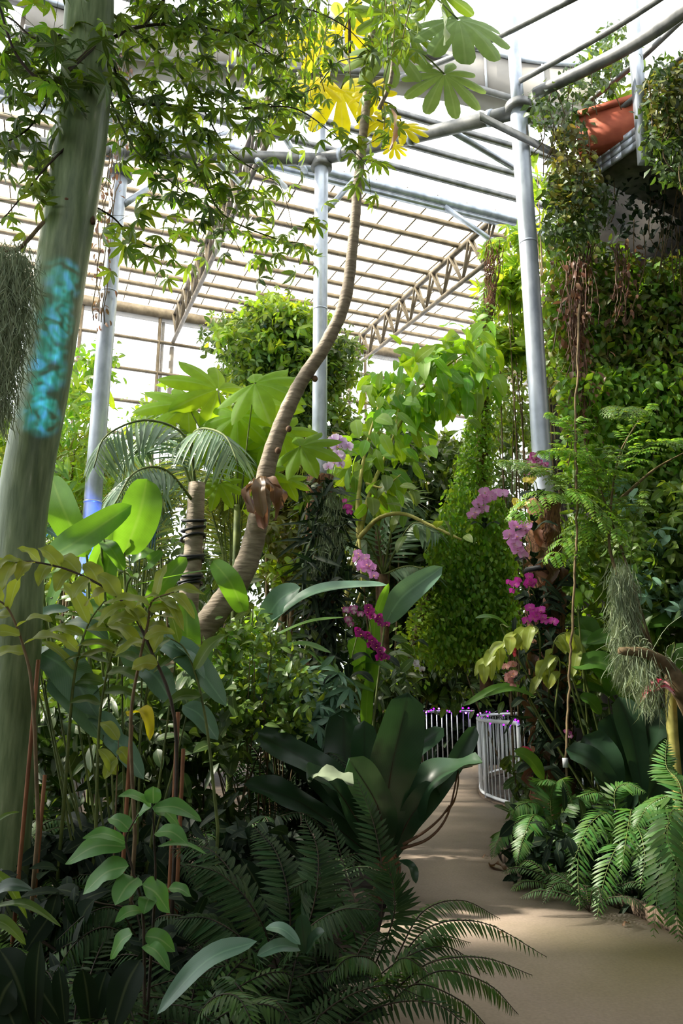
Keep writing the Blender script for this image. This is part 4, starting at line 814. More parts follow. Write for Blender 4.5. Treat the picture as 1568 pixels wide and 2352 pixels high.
fern('sword_fern', foot(at(900, 2290, 3.6)), [C3(*p, n=22) for p in (
    [(900, 2230, 3.6), (985, 2130, 3.5), (1110, 2120, 3.5), (1255, 2198, 3.45)], [(905, 2210, 3.7), (970, 2095, 3.8), (1060, 2068, 3.9), (1148, 2110, 3.9)], [(910, 2270, 3.5), (990, 2210, 3.4), (1110, 2200, 3.4), (1222, 2240, 3.4)], [(910, 2290, 3.5), (1010, 2230, 3.3), (1120, 2260, 3.3), (1190, 2330, 3.3)], [(900, 2300, 3.4), (960, 2260, 3.2), (1060, 2300, 3.2), (1130, 2370, 3.2)], [(890, 2290, 3.4), (860, 2210, 3.3), (800, 2200, 3.2), (740, 2260, 3.2)],
    [(905, 2300, 3.5), (930, 2200, 3.5), (1000, 2150, 3.5), (1080, 2165, 3.5)], [(900, 2320, 3.3), (890, 2240, 3.2), (930, 2200, 3.1), (990, 2240, 3.1)])],
    'bright arching sword fern that reaches across the beige path', 'fern', 40, .085, droop=.35)
fern('sword_fern', foot(at(330, 2140, 4)), [C3(*p, n=20) for p in ([(330, 2180, 3.8), (270, 2090, 3.7), (200, 2100, 3.6), (130, 2160, 3.6)], [(340, 2180, 3.8), (360, 2110, 3.7), (430, 2110, 3.6), (480, 2180, 3.6)], [(330, 2180, 3.8), (250, 2130, 3.6), (180, 2160, 3.5), (120, 2240, 3.5)], [(335, 2180, 3.8), (300, 2060, 3.9), (250, 2010, 3.9), (180, 2010, 3.9)])], 'dark drooping sword fern behind the fresh-green stemmed plant', 'fern_shade', 28, .12, droop=.5)
spots = [(110, 1960, 4.9, 'dark fern at the foot of the thick green trunk'), (60, 1880, 5.3, 'soft feathery fern right beside the trunk base'), (240, 1830, 5.4, 'dark fern under the hanging yellow-green leaves'), (470, 1850, 5.3, 'small dark fern behind the big sword fern'), (560, 1830, 5.6, 'fern in deep shade left of the bird\'s-nest fern'), (700, 1930, 5.2, 'fern below the drooping nest-fern leaves'), (170, 2080, 4.3, 'low fern among strap leaves at the left'), (420, 1960, 4.6, 'shaded fern just above the big sword fern'),
         (330, 1900, 4.9, 'dark fern under the fresh-green stem tips'), (60, 2120, 3.8, 'dark fern near the lower left edge'), (520, 2290, 3.3, 'dark fern at the bottom left of centre'), (760, 2300, 3.3, 'dark fern at the bottom edge beside the arching fern'), (420, 2290, 3.1, 'fern beside the single long leaf at the bottom'), (640, 2330, 3.0, 'low dark fern on the bottom edge'), (170, 2290, 3.2, 'fern between the broad bottom-left leaves')]
for q, (x, y, Y, lab) in enumerate(spots):
    b = foot(at(x, y, Y)); fern_auto(b + np.array([0, 0, max(.12, at(x, y, Y)[2] - .38)]), 11, .62, .26, lab, 'fern_shade' if q % 3 else 'fern', .085, 30, name='sword_fern')
fern_auto(foot(at(640, 1760, 6.6)) + [0, 0, .5], 14, .9, .5, 'feathery fern in shadow behind the nest fern', 'fern_shade', .12, 32)
# divided leaf rosette at the bottom
dl = thing('divided_leaf_plant', 'small plant with a deeply cut leaf at the bottom of the bed', 'plant', foot(at(520, 2320, 3.2)))
for x, y, s, D in ((540, 2250, .17, (.3, -.6, -.4)), (970, 2130, .16, (-.2, -.5, -.5))):
    mb = MB(); mb.scatter(T['palm7'], [at(x, y, 3.2)], np.array(D), (0, -.6, .8), s); mb.tube(C3((520, 2330, 3.2), (x, y + 20, 3.2), (x, y, 3.2), n=6), .005, 5); part('leaf', mb, 'fern', dl)
    break

def leafy(name, base, stems, leaves, label, mat, smat, w, cat='plant', r=.006, fold=.25, wave=.05, a=.5, b=.75, mats=None, up=(0, -.6, .8)):
    """stems: photo courses; leaves: (base px, tip px, width px, distance)"""
    t = thing(name, label, cat, base)
    for c in stems: mb = MB(); mb.tube(c, np.linspace(r * 1.3, r * .5, len(c)), 6); part('stem', mb, smat, t)
    for q, l in enumerate(leaves):
        (x0, y0), (x1, y1), wd, Y = l[:4]; dz = rng.uniform(-.06, .1)
        p0, p2 = at(x0, y0, Y), at(x1, y1, Y - dz); ln = np.linalg.norm(p2 - p0); p1 = (p0 + p2) / 2 + UP * ln * .14 + np.array([0, -.05 * ln, 0])
        u = np.array(up) + rng.normal(0, .15, 3); mb = MB(); blade(mb, p0, p1, p2, (wd or w) * pxs(p1), u, 12, fold, wave, a, b); part('leaf', mb, (l[4] if len(l) > 4 else mat), t)
    return t
def leaves_on(c, n, ln, wd, Y, side=(-1, 1), t0=.15, droop=.5):
    """hanging leaves along a photo course [(x, y)...]"""
    p = spl([(x, y, 0) for x, y in c], 60); out = []
    for q in range(n):
        i = int((t0 + (1 - t0) * (q + .5) / n) * 59); tg = p[min(i + 2, 59)] - p[max(i - 2, 0)]; tg = tg[:2] / (np.linalg.norm(tg[:2]) + 1e-6)
        s = side[q % len(side)]; nn = np.array([-tg[1], tg[0]]) * s; d = nn * .6 + tg * .6 + np.array([0, droop * rng.uniform(.6, 1.6)]); d /= np.linalg.norm(d); l = ln * rng.uniform(.75, 1.2)
        out.append(((p[i, 0], p[i, 1]), (p[i, 0] + d[0] * l, p[i, 1] + d[1] * l), wd * rng.uniform(.8, 1.15), Y + rng.uniform(-.1, .1)))
    return out
YS = 3.9
sA = [(400, 1980), (402, 1660), (345, 1490), (285, 1385), (180, 1318), (70, 1290), (-20, 1300)]
sB = [(88, 1900), (75, 1600), (55, 1490), (20, 1400), (-20, 1370)]
sC = [(310, 1920), (300, 1660), (320, 1520), (340, 1430), (350, 1380), (400, 1360)]
def crs(s, Y): return C3(*[(x, y, Y) for x, y in s], n=30)
for s, n, lab, ln, wd in ((sA, 21, 'long arching stem with yellow-green hanging leaves across the thick trunk', 72, 40), (sB, 10, 'yellowish stem with pale leaves in front of the thick trunk', 92, 42), (sC, 12, 'upright yellow-green leafy stem right of the arching one', 85, 36)):
    b = foot(at(s[0][0], s[0][1], YS)); leafy('arching_stem_plant', b, [np.vstack([b[None], crs(s, YS)])], leaves_on(s, n, ln, wd, YS, t0=.28 if s is sA else .45), lab, 'yg', 'dstem' if s is sA else 'twig', 40, r=.008, wave=.08)
sD = [(220, 1900), (230, 1640), (260, 1500), (300, 1440)]; sE = [(500, 1900), (470, 1640), (430, 1500), (380, 1460)]; sF = [(150, 1800), (170, 1560), (200, 1440), (240, 1380)]
for s, n, lab in ((sD, 12, 'leafy stem among the blue-green leaves'), (sE, 5, 'dark leafy stem bending left in the middle bed'), (sF, 12, 'leafy stem close to the trunk with mixed leaves')):
    b = foot(at(s[0][0], s[0][1], 4.6)); leafy('leafy_stem_plant', b, [np.vstack([b[None], crs(s, 4.6)])], leaves_on(s, n, 95, 34, 4.6, t0=.35), lab, 'mid' if s is not sF else 'yg', 'stem', 36, r=.008)
# blue-green broad leaves
CN = [((345, 1465), (520, 1622), 74), ((95, 1500), (222, 1645), 92), ((110, 1560), (235, 1700), 66), ((205, 1640), (282, 1715), 48), ((325, 1530), (396, 1618), 70), ((400, 1480), (470, 1560), 50), ((280, 1480), (330, 1560), 60), ((150, 1430), (250, 1470), 44), ((120, 1480), (60, 1560), 50), ((250, 1560), (180, 1640), 44), ((240, 1690), (330, 1790), 50), ((420, 1620), (500, 1700), 50), ((60, 1440), (160, 1400), 40)]
b = foot(at(280, 1900, 4.7)); leafy('canna_clump', b, [spl([b + rng.normal(0, .08, 3) * [1, 1, 0], at(x, y + 60, 4.75), at(x, y, 4.7)], 12) for (x, y), _, _ in CN], [(a, d, w, 4.7) for a, d, w in CN], 'clump of broad blue-green ribbed leaves in the left bed', 'canna', 'stem', 60, fold=.2, wave=.03, a=.5, b=.6)
# stakes
for x, y0, y1, Y, lab in ((88, 1515, 1930, 4.1, 'brown bamboo stake beside the thick trunk'), (409, 1635, 1900, 4.0, 'brown bamboo stake at the foot of the arching stem'), (302, 1665, 1840, 4.2, 'dark stake under the shrivelled yellow leaf'), (103, 1780, 1900, 4.3, 'thin reddish stake low by the trunk'), (421, 1720, 1940, 4.4, 'thin stake just right of the brown bamboo stake')):
    mb = MB(); a = at(x, y0, Y); mb.tube(spl([foot(a) - [0, 0, .05], a], 6), .011, 8); solo('garden_stake', mb, 'stake', lab, 'stake', 'stakes in the left bed')
mb = MB(); blade(mb, at(290, 1640, 4.0), at(335, 1640, 3.95), at(345, 1700, 3.9), .07, (.2, -.6, .8), 12, .5, .2); solo('withered_leaf', mb, 'ylw', 'shrivelled yellow leaf hanging by the dark stake', 'leaf')
# fresh-green plant in front
SP = [((290, 1945), (150, 1985), 46), ((296, 1990), (190, 2055), 58), ((316, 2016), (264, 2080), 62), ((326, 2032), (390, 2098), 62), ((326, 2092), (264, 2118), 34), ((332, 2150), (402, 2186), 38), ((304, 2145), (254, 2204), 40), ((290, 1935), (190, 1925), 36), ((300, 1910), (248, 1880), 38), ((350, 1856), (462, 1886), 44), ((352, 1856), (412, 1898), 46), ((346, 1856), (308, 1892), 40), ((348, 1852), (272, 1828), 34), ((352, 1846), (352, 1806), 38), ((358, 1912), (432, 1940), 40), ((362, 1944), (476, 1962), 18), ((386, 2040), (440, 2060), 36), ((345, 2060), (330, 2100), 40), ((330, 2170), (390, 2230), 34)]
b = foot(at(330, 2330, 3.0)); leafy('fresh_green_plant', b, [np.vstack([b[None], C3((332, 2330, 3.0), (328, 2100, 3.0), (305, 2000, 3.0), (288, 1930, 3.0), (300, 1900, 3.0), (318, 1870, 3.0), n=20)]), np.vstack([b[None], C3((340, 2300, 3.05), (356, 2040, 3.05), (354, 1930, 3.05), (350, 1850, 3.05), n=16)])],
      [(a, d, w * 1.1, 3.0) for a, d, w in SP], 'fresh-green leafy plant standing out against the dark bed', 'spice', 'dstem', 45, r=.005, fold=.2, a=.55, b=.8)
b = foot(at(250, 1900, 4.4)); leafy('leafy_stem_plant', b, [np.vstack([b[None], C3((262, 1960, 4.2), (268, 1800, 4.2), (272, 1700, 4.2), n=10)])], [((268, 1740), (240, 1790), 34, 4.2), ((270, 1720), (300, 1760), 34, 4.2), ((268, 1780), (225, 1720), 30, 4.2), ((272, 1700), (230, 1660), 30, 4.2)], 'thin stem with small yellowing leaves above the fresh-green plant', 'yg', 'twig', 30, r=.004)
# broad dark leaves along the bottom edge
BL = [((75, 2360), (0, 2180), 80, 2.7), ((80, 2360), (92, 2160), 58, 2.7), ((150, 2360), (16, 2215), 60, 2.8), ((150, 2360), (135, 2225), 44, 2.75), ((260, 2360), (322, 2205), 80, 2.7), ((215, 2360), (245, 2230), 50, 2.8), ((210, 2370), (190, 2225), 60, 2.8), ((-10, 2330), (30, 2250), 90, 2.6), ((40, 2370), (-20, 2270), 70, 2.6)]
b = foot(at(130, 2420, 2.7)); leafy('broad_leaf_plant', b, [], BL, 'dark broad-leaved plant filling the bottom left corner', 'deep', 'stem', 60, up=(0, -1, .4), fold=.25, wave=.02, a=.6, b=.6)
b = foot(at(350, 2420, 2.8)); leafy('long_leaf_plant', b, [], [((360, 2330), (590, 2162), 60, 2.8, 'canna'), ((590, 2195), (695, 2180), 34, 3.0, 'canna'), ((610, 2130), (690, 2170), 30, 3.0, 'canna'), ((700, 2190), (690, 2100), 40, 3.0, 'nest'), ((702, 2190), (745, 2140), 36, 3.0, 'nest')], 'long smooth blue-green leaves rising from the bottom edge', 'canna', 'stem', 50, fold=.3, wave=.02, a=.55, b=.6)
b = foot(at(20, 2150, 3.6)); leafy('strap_leaf_plant', b, [], [((-20, 2000), (62, 2110), 30, 3.5), ((-10, 2080), (140, 2128), 26, 3.5), ((-30, 2060), (76, 2045), 34, 3.5, 'nest'), ((-20, 1900), (45, 1865), 14, 3.8), ((-30, 2110), (60, 2170), 34, 3.4)], 'arching strap leaves reaching in from the left edge', 'mid', 'stem', 30, fold=.35)
# small-leaved shrub
sh = bush('small_leaved_shrub', [(470, 1480), (560, 1430), (620, 1470), (700, 1560), (690, 1660), (560, 1680), (480, 1620)], 6.2, .8, 1300, 'oval', .085, 'mid', 'small-leaved green shrub in front of the leaning trunk foot', 'shrub', D=(0, -.3, .3), spread=.6, stems=10, r=.008)
for k, (x, y) in enumerate(((580, 1400), (520, 1445), (470, 1470), (660, 1520), (620, 1450))):
    c = C3((575 + (x - 575) * .4, 1640, 6.1), (x, y + 90, 6.1), (x, y, 6.0), n=12); mb, lb = MB(), MB(); mb.tube(c, .006, 5); s_ = part('branch', mb, 'stem', sh); along(lb, c, 40, .02, 'oval', .085, (0, -.3, .25), .6, t0=.3); part('foliage', lb, 'mid' if k else 'bright', s_)
bush('blue_green_shrub', [(580, 1560), (700, 1540), (790, 1570), (780, 1640), (600, 1640)], 6.6, .6, 240, ['palm7', 'lance'], .2, 'canna', 'grey-green cut-leaved shrub above the nest fern', 'shrub', D=(0, -.5, -.2), stems=5, r=.01)
# understorey that closes the beds
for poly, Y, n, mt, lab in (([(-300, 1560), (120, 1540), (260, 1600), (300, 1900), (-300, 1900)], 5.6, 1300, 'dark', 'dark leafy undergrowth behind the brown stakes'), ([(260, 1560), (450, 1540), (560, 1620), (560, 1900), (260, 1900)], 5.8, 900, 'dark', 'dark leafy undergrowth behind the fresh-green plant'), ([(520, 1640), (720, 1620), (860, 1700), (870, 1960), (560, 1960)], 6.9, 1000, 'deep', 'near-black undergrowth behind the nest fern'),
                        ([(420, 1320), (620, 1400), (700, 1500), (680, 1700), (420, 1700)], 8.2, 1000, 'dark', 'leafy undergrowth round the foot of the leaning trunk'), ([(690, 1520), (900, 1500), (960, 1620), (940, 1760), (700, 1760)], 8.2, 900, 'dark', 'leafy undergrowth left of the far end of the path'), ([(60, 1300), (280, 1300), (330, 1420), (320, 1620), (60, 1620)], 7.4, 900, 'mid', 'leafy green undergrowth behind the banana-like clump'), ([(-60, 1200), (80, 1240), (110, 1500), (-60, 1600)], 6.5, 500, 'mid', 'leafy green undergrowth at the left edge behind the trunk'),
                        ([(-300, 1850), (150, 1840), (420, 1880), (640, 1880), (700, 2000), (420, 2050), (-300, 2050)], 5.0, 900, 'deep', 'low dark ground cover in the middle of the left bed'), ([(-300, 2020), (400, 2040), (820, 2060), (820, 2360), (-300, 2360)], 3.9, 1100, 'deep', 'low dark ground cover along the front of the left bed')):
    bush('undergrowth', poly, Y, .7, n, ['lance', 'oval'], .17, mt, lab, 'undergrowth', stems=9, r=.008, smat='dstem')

# ------------------------------------------------------------------ right side
def creeper(label, polys, mats, Y, thick, n, size=.11, D=(0, -.4, -.6), tpl=('tiny', 'oval'), stems=14, smat='twig', name='wall_creeper', Yf=None, hang=120):
    p = np.concatenate([np.asarray(q, float) for q in polys]); c0 = at(p[:, 0].mean(), p[:, 1].max(), Y)
    t = thing(name, label, 'creeper', c0)
    for q, m in zip(polys, mats):
        mb = MB(); mass(mb, q, n, Y, thick, list(tpl), size, D, .55, Yf=Yf); part('foliage', mb, m, t)
    for x, y in poly_pts(polys[0], stems):
        mb = MB(); YY = (Yf(x, y) if Yf else Y) - thick * .3; mb.tube(C3((x, y, YY), (x + rng.normal(0, 10), y + hang * .5, YY - .05), (x + rng.normal(0, 20), y + hang * rng.uniform(.7, 1.4), YY), n=10), .006, 4); part('stem', mb, smat, t)
    return t
yw = lambda x, y: 9.0 - (x - 1250) / 318 * .5
creeper('tangled creeper wall with brown dried stems right of the bright column', [[(1262, 560), (1300, 470), (1390, 560), (1480, 600), (1800, 560), (1800, 960), (1420, 960), (1290, 960), (1250, 800)]] * 3, ['ivy', 'olive', 'mid'], 8.7, .7, 4200, .12, Yf=yw, stems=30)
dry = thing('dried_creeper', 'bundle of dry brown creeper stems hanging over the green creeper wall', 'creeper', at(1330, 1000, 8.1))
for x, y0, y1 in ((1325, 540, 880), (1310, 600, 800), (1345, 560, 760), (1420, 560, 720), (1330, 700, 960), (1328, 850, 1010)):
    mb = MB()
    for k in range(9): cc = C3((x + rng.normal(0, 10), y0, 8.25), (x + rng.normal(0, 9), (y0 + y1) / 2, 8.15), (x + rng.normal(0, 9), y1 + rng.normal(0, 20), 8.1), n=14) + np.cumsum(rng.normal(0, .012, (14, 3)), 0); mb.tube(cc, .006, 4, False)
    part('stem', mb, 'dry', dry); lb = MB(); along(lb, cc, 60, .09, 'oval', .09, (0, -.3, -.9), .5); part('withered_leaves', lb, 'dry', dry)
creeper('dark creeper spilling over the left end of the walkway', [[(1200, 215), (1260, 190), (1330, 130), (1390, 60), (1450, 50), (1440, 160), (1350, 270), (1340, 340), (1270, 330), (1200, 265)], [(1270, 300), (1340, 290), (1370, 400), (1360, 470), (1300, 520), (1268, 440)], [(1250, 420), (1330, 400), (1400, 440), (1390, 520), (1300, 580), (1255, 540)]], ['dark', 'olive', 'dark'], 7.9, .8, 900, .10, stems=16)
creeper('dark creeper mass on the right end of the walkway', [[(1480, 150), (1760, 60), (1760, 480), (1540, 420), (1490, 380), (1470, 280)], [(1480, 180), (1760, 90), (1760, 300), (1500, 300)]], ['dark', 'olive'], 6.9, .6, 2400, .10, stems=14)
creeper('sparse dark creeper hanging under the walkway in front of the cave', [[(1370, 400), (1480, 340), (1760, 290), (1760, 600), (1500, 570), (1400, 520)]], ['deep'], 8.4, .8, 900, .11, stems=22, hang=160)
creeper('bright green creeper low on the rock tower', [[(1290, 860), (1420, 840), (1800, 860), (1800, 1100), (1300, 1100)]] * 2, ['ivy', 'bright'], 8.3, .6, 3200, .11, stems=18, tpl=('tiny', 'oval'))
bush('leafy_shrub', [(1330, 130), (1400, 40), (1440, 30), (1450, 180), (1400, 260), (1350, 260)], 8.3, .5, 110, ['lance', 'strap'], .34, 'mid', 'strappy plants growing in the terracotta trough', 'plant', D=(0, -.1, .8), stems=0)
bush('leafy_shrub', [(1205, 400), (1250, 380), (1262, 520), (1230, 560), (1215, 480)], 11, .6, 70, ['lance', 'strap'], .4, 'lime', 'lime strap-leaved plant seen just right of the bright column', 'shrub', D=(0, -.2, .6), stems=4)
bush('leafy_shrub', [(1440, 1120), (1800, 1080), (1800, 1470), (1470, 1460), (1420, 1300)], 7.8, .9, 2400, ['oval', 'bushy'], .14, 'mid', 'rounded-leaf shrub at the right edge above the dead branch', 'shrub', mat2='canna', n2=300)
bush('tall_shrub', [(1270, 1080), (1800, 1050), (1800, 1560), (1280, 1560)], 8.5, .8, 4600, ['lance', 'oval'], .17, 'mid', 'dense shrub behind the feathery tree at the right', 'shrub', mat2='ivy', n2=600)

# feathery tree with twice-divided leaves
ft = thing('feathery_tree', 'airy tree with ferny twice-divided leaves in front of the rock tower', 'tree', foot(at(1530, 1640, 6.9)))
SM = [C3((1560, 1700, 6.9), (1500, 1500, 6.9), (1440, 1300, 6.9), (1405, 1200, 6.9), (1340, 1010, 7.0), n=20), C3((1500, 1500, 6.9), (1410, 1300, 6.8), (1400, 1200, 6.9), (1420, 1050, 7.0), (1470, 960, 7.1), n=16), C3((1405, 1200, 6.9), (1340, 1160, 6.8), (1280, 1120, 6.7), n=10), C3((1420, 1150, 7), (1500, 1080, 7.1), (1570, 1040, 7.1), n=10)]
SM[0] = np.vstack([foot(SM[0][0])[None], SM[0]])
for c in SM: mb = MB(); mb.tube(c, np.linspace(.018, .006, len(c)), 7); part('branch', mb, 'twig', ft)
def biped(lb, rb, c, n2, L2, n3, L3):
    m = len(c); rb.tube(c, np.linspace(.004, .0015, m), 4); Tg = nrm(np.gradient(c, axis=0))
    for s in np.linspace(.15, .98, n2):
        i = int(s * (m - 1)); X = nrm(np.cross(Tg[i], (0, -.5, 1))); l = L2 * math.sin(PI * min(.15 + s * .8, 1)) ** .6
        for sg in (-1, 1):
            d = nrm(X * sg + Tg[i] * .7 + [0, 0, -.15]); e = c[i] + d * l; frond(lb, None, spl([c[i], c[i] * .5 + e * .5 + [0, 0, .02], e - [0, 0, .03]], 8), n3, L3, 1.2, 'oval', .9, .05, (0, -.5, 1), .05)
ends = [(1200, 1075), (1160, 1130), (1180, 1190), (1215, 1250), (1262, 1290), (1300, 1250), (1330, 1300), (1270, 1170), (1240, 1040), (1280, 990), (1320, 960), (1370, 930), (1420, 950), (1460, 980), (1500, 930), (1530, 1000), (1570, 1010), (1540, 1090), (1480, 1130), (1520, 1180), (1440, 1240), (1380, 1340), (1350, 1100), (1300, 1070), (1400, 1030), (1345, 1180), (1450, 1090), (1250, 1110), (1310, 1130), (1360, 1260), (1150, 1060), (1170, 1000), (1260, 950), (1230, 1190)]
for q, (x, y) in enumerate(ends):
    e = at(x, y, 6.6 + rng.uniform(-.2, .5)); al = np.concatenate(SM[:3]); al = al[al[:, 2] > 2.3]; dd = np.abs(np.linalg.norm(al - e, axis=1) - .75); s = al[np.argmin(dd)]
    c = spl([s, s * .5 + e * .5 + [0, 0, .13], e], 16); lb, rb = MB(), MB()
    if q % 2: frond(lb, rb, c, 20, .13, 1.15, 'oval', .75, .12, (0, -.6, 1), .12, .004, .3, .5)
    else: biped(lb, rb, c, 9, .26, 9, .062); f = part('frond', lb, 'ivy' if q % 3 else 'mid', ft); part('midrib', rb, 'stem', f)

# foot of the right column: fibre wrap and its orchids
fw = thing('fibre_wrap', 'ragged brown palm-fibre wrap round the foot of the right column', 'trunk wrap', foot(at(1255, 1700, YR)))
c = spl([foot(at(1262, 1700, YR)), at(1262, 1700, YR), at(1255, 1500, YR), at(1250, 1300, YR), at(1247, 1150, YR)], 60); mb = MB(); mb.tube(c, np.linspace(.19, .14, 60) + .05 * rng.random(60), 20); part('fibre', mb, 'fibre', fw)
mb = MB()
for k in range(46):
    y = rng.uniform(1160, 1760); x = 1255 + rng.uniform(-35, 35); p0 = at(x, y, YR - .2); blade(mb, p0, p0 + np.array([rng.normal(0, .05), -.06, -.1]), p0 + np.array([rng.normal(0, .08), -.04, -.24]), .1, (rng.normal(0, .4), -1, .2), 6, .4, .2)
part('bark_flake', mb, 'dry', fw)
for y in (1310, 1385, 1640, 1745):
    cc = at(1255, y, YR); a = np.linspace(0, 2 * PI, 20); mb = MB(); mb.tube(np.stack([cc[0] + .2 * np.cos(a), cc[1] + .2 * np.sin(a), cc[2] + 0 * a], 1), .03, 6); part('rubber_band', mb, 'black', fw, label='black band')
mb = MB(); mass(mb, [(1210, 1300), (1290, 1300), (1300, 1500), (1310, 1760), (1210, 1760), (1200, 1500)], 260, YR - .25, .25, ['lance', 'strap'], .22, (0, -.5, -.3), .6); part('leaves', mb, 'deep', fw)

FT = join_tpl([rot_tpl(leaf_tpl(.62, 3, .5, .5, .4, .1), a, .15, s) for a, s in ((0, .85), (2.15, .85), (-2.15, .85))] + [rot_tpl(leaf_tpl(1.0, 3, .45, .4, .3, .1), a, .25, 1) for a in (1.15, -1.15)])
LT = leaf_tpl(.7, 3, .5, .5, -1.2, .5)
def orchid(label, Y, base, course, n, r, mat, leaves=3, sd=9, lip='lip', lw=.09, ll=.26):
    b = at(*base, Y + .05); t = thing('orchid', label, 'orchid', b); c = np.vstack([b[None], C3(*[(x, y, Y) for x, y in course], n=20)])
    mb = MB(); mb.tube(spl([c[0], (c[0] + c[1]) / 2 + np.array([0, -.05, .05])] + list(c[1:]), 24), .005, 5); part('flower_stem', mb, 'stem', t)
    for k in range(leaves):
        a = -1 + 2 * k / max(leaves - 1, 1); e = b + np.array([a * ll * .8, -.12, .06 + .1 * rng.random() - .12 * abs(a)]); mb = MB(); blade(mb, b, b * .5 + e * .5 + UP * .06, e, lw, (0, -.5, 1), 8, .25); part('leaf', mb, 'deep', t)
    n = int(n * 1.35)
    for k in range(n):
        p = c[1 + int((k + .5) / n * 19)]; p = p + rng.normal(0, 1, 3) * sd * pxs(p) * np.array([1, .6, 1]) + np.array([0, -.03, 0]); rr = .74 * r * pxs(p) * rng.uniform(.85, 1.15)
        Nf = nrm(np.array([rng.normal(0, .35), -1, rng.normal(0, .3)])); D = nrm(np.array([rng.normal(0, .25), .1, 1])); mb = MB(); mb.scatter(FT, [p], D, Nf, rr); f = part('flower', mb, mat, t)
        mb = MB(); mb.scatter(LT, [p + Nf * rr * .12], -D + Nf * .6, Nf, rr * .5); part('lip', mb, lip, f)
    return t
orchid('pale lilac orchid spray beside the upper epiphyte clump', 8.9, (755, 1130), [(765, 1080), (775, 1020), (788, 1035), (785, 1075)], 11, 22, 'p_lilac', sd=9)
orchid('pink orchid spray in front of the ivy column', 10.6, (1112, 1215), [(1140, 1150), (1118, 1140), (1098, 1165), (1100, 1195)], 10, 20, 'p_pink', sd=8)
orchid('long pink orchid spray hanging left of the fibre wrap', 7.3, (1225, 1300), [(1205, 1215), (1180, 1215), (1180, 1250), (1195, 1285)], 12, 23, 'p_pink', sd=8)
orchid('lilac-pink orchid spray above the long pale leaves', 7.6, (800, 1340), [(830, 1275), (836, 1290), (845, 1310), (850, 1335)], 10, 18, 'p_pink', sd=9)
orchid('upper deep-purple orchid spray over the pale clump', 6.6, (860, 1520), [(840, 1385), (850, 1405), (868, 1420), (884, 1440)], 10, 15, 'p_purple', sd=7)
orchid('lower deep-purple orchid spray over the pale clump', 6.5, (800, 1560), [(822, 1455), (845, 1468), (868, 1490), (884, 1520)], 12, 15, 'p_purple', sd=6)
orchid('faded purple orchid spray behind the deep-purple ones', 7.4, (790, 1520), [(798, 1400), (805, 1415), (815, 1440)], 5, 14, 'p_stripe', sd=10)
orchid('small magenta orchid pair left of the fibre wrap', 7.2, (1225, 1390), [(1192, 1330), (1183, 1340), (1178, 1356)], 4, 15, 'p_mag', sd=5)
orchid('magenta orchid trio tight against the fibre wrap', 7.2, (1235, 1395), [(1205, 1342), (1212, 1332), (1224, 1330)], 5, 15, 'p_mag', sd=5)
orchid('broad magenta orchid cluster across the fibre wrap', 7.1, (1240, 1490), [(1210, 1425), (1225, 1412), (1245, 1420), (1268, 1418)], 11, 17, 'p_mag', sd=8)
orchid('speckled maroon and white orchid at the top of the wrap', 7.4, (1240, 1150), [(1214, 1090), (1216, 1060), (1230, 1055), (1243, 1075), (1238, 1095)], 15, 13, 'p_stripe', sd=5)
orchid('yellow orchid cluster just below the maroon one', 7.3, (1225, 1220), [(1180, 1158), (1190, 1156), (1203, 1165)], 6, 13, 'p_yellow', sd=6)
orchid('small pale yellow orchid touching the column edge', 7.35, (1235, 1150), [(1205, 1103), (1215, 1100), (1226, 1100)], 4, 12, 'p_yellow', leaves=2, sd=4)
orchid('tiny magenta orchid beside the grey moss', 8.8, (775, 1220), [(790, 1155), (797, 1165), (800, 1175)], 4, 12, 'p_mag', leaves=2, sd=5)
orchid('dusky pink orchid spray low on the wrap', 7.1, (1220, 1620), [(1178, 1525), (1172, 1540), (1165, 1560), (1185, 1572)], 9, 14, 'p_dusky', sd=7)
orchid('rose-red orchid bloom near the white railing', 7.0, (1235, 1775), [(1196, 1732), (1205, 1728), (1212, 1735)], 3, 17, 'p_red', sd=4)
orchid('faded rose orchid buds under the yellow-green leaves', 7.1, (1225, 1560), [(1178, 1470), (1175, 1490), (1180, 1500)], 4, 11, 'p_red', leaves=2, sd=6)
orchid('small violet orchid on the thin hanging vine', 6.9, (1310, 1720), [(1298, 1680), (1306, 1685), (1312, 1690)], 3, 11, 'p_stripe', leaves=2, sd=4)
orchid('white orchid spray hanging below the ivy curtain', 10.1, (945, 1480), [(955, 1515), (958, 1535), (955, 1560)], 6, 12, 'p_white', leaves=2, sd=5)

# thin rope-like vine, drooping yellow-green sprays, broad leaves
mb = MB(); mb.tube(C3((1330, 700, 6.9), (1322, 1000, 6.8), (1325, 1200, 6.7), (1314, 1420, 6.7), (1305, 1600, 6.7), (1298, 1800, 6.6), n=60) + rng.normal(0, .006, (60, 3)), .011, 7); solo('rope_vine', mb, 'twig', 'thin ropy vine hanging straight down in front of the fibre wrap', 'vine')
for course, lab, mt in (([(1240, 1470), (1230, 1440), (1190, 1450), (1140, 1490), (1105, 1530)], 'drooping yellow-green leafy spray left of the fibre wrap', 'yg'), ([(1260, 1560), (1275, 1470), (1310, 1455), (1330, 1500)], 'drooping yellow-green spray right of the fibre wrap', 'yg'), ([(1275, 1620), (1285, 1520), (1260, 1510), (1240, 1560)], 'drooping leaf spray with orange-tipped leaves on the fibre wrap', 'yg')):
    b = at(course[0][0], course[0][1] + 60, 7.2); leafy('drooping_spray', b, [np.vstack([b[None], crs(course, 7.0)])], leaves_on(course, 13 if 'left' in lab else 8, 54, 26, 6.95, t0=.2, droop=1.4), lab, mt, 'stem', 26, r=.006)
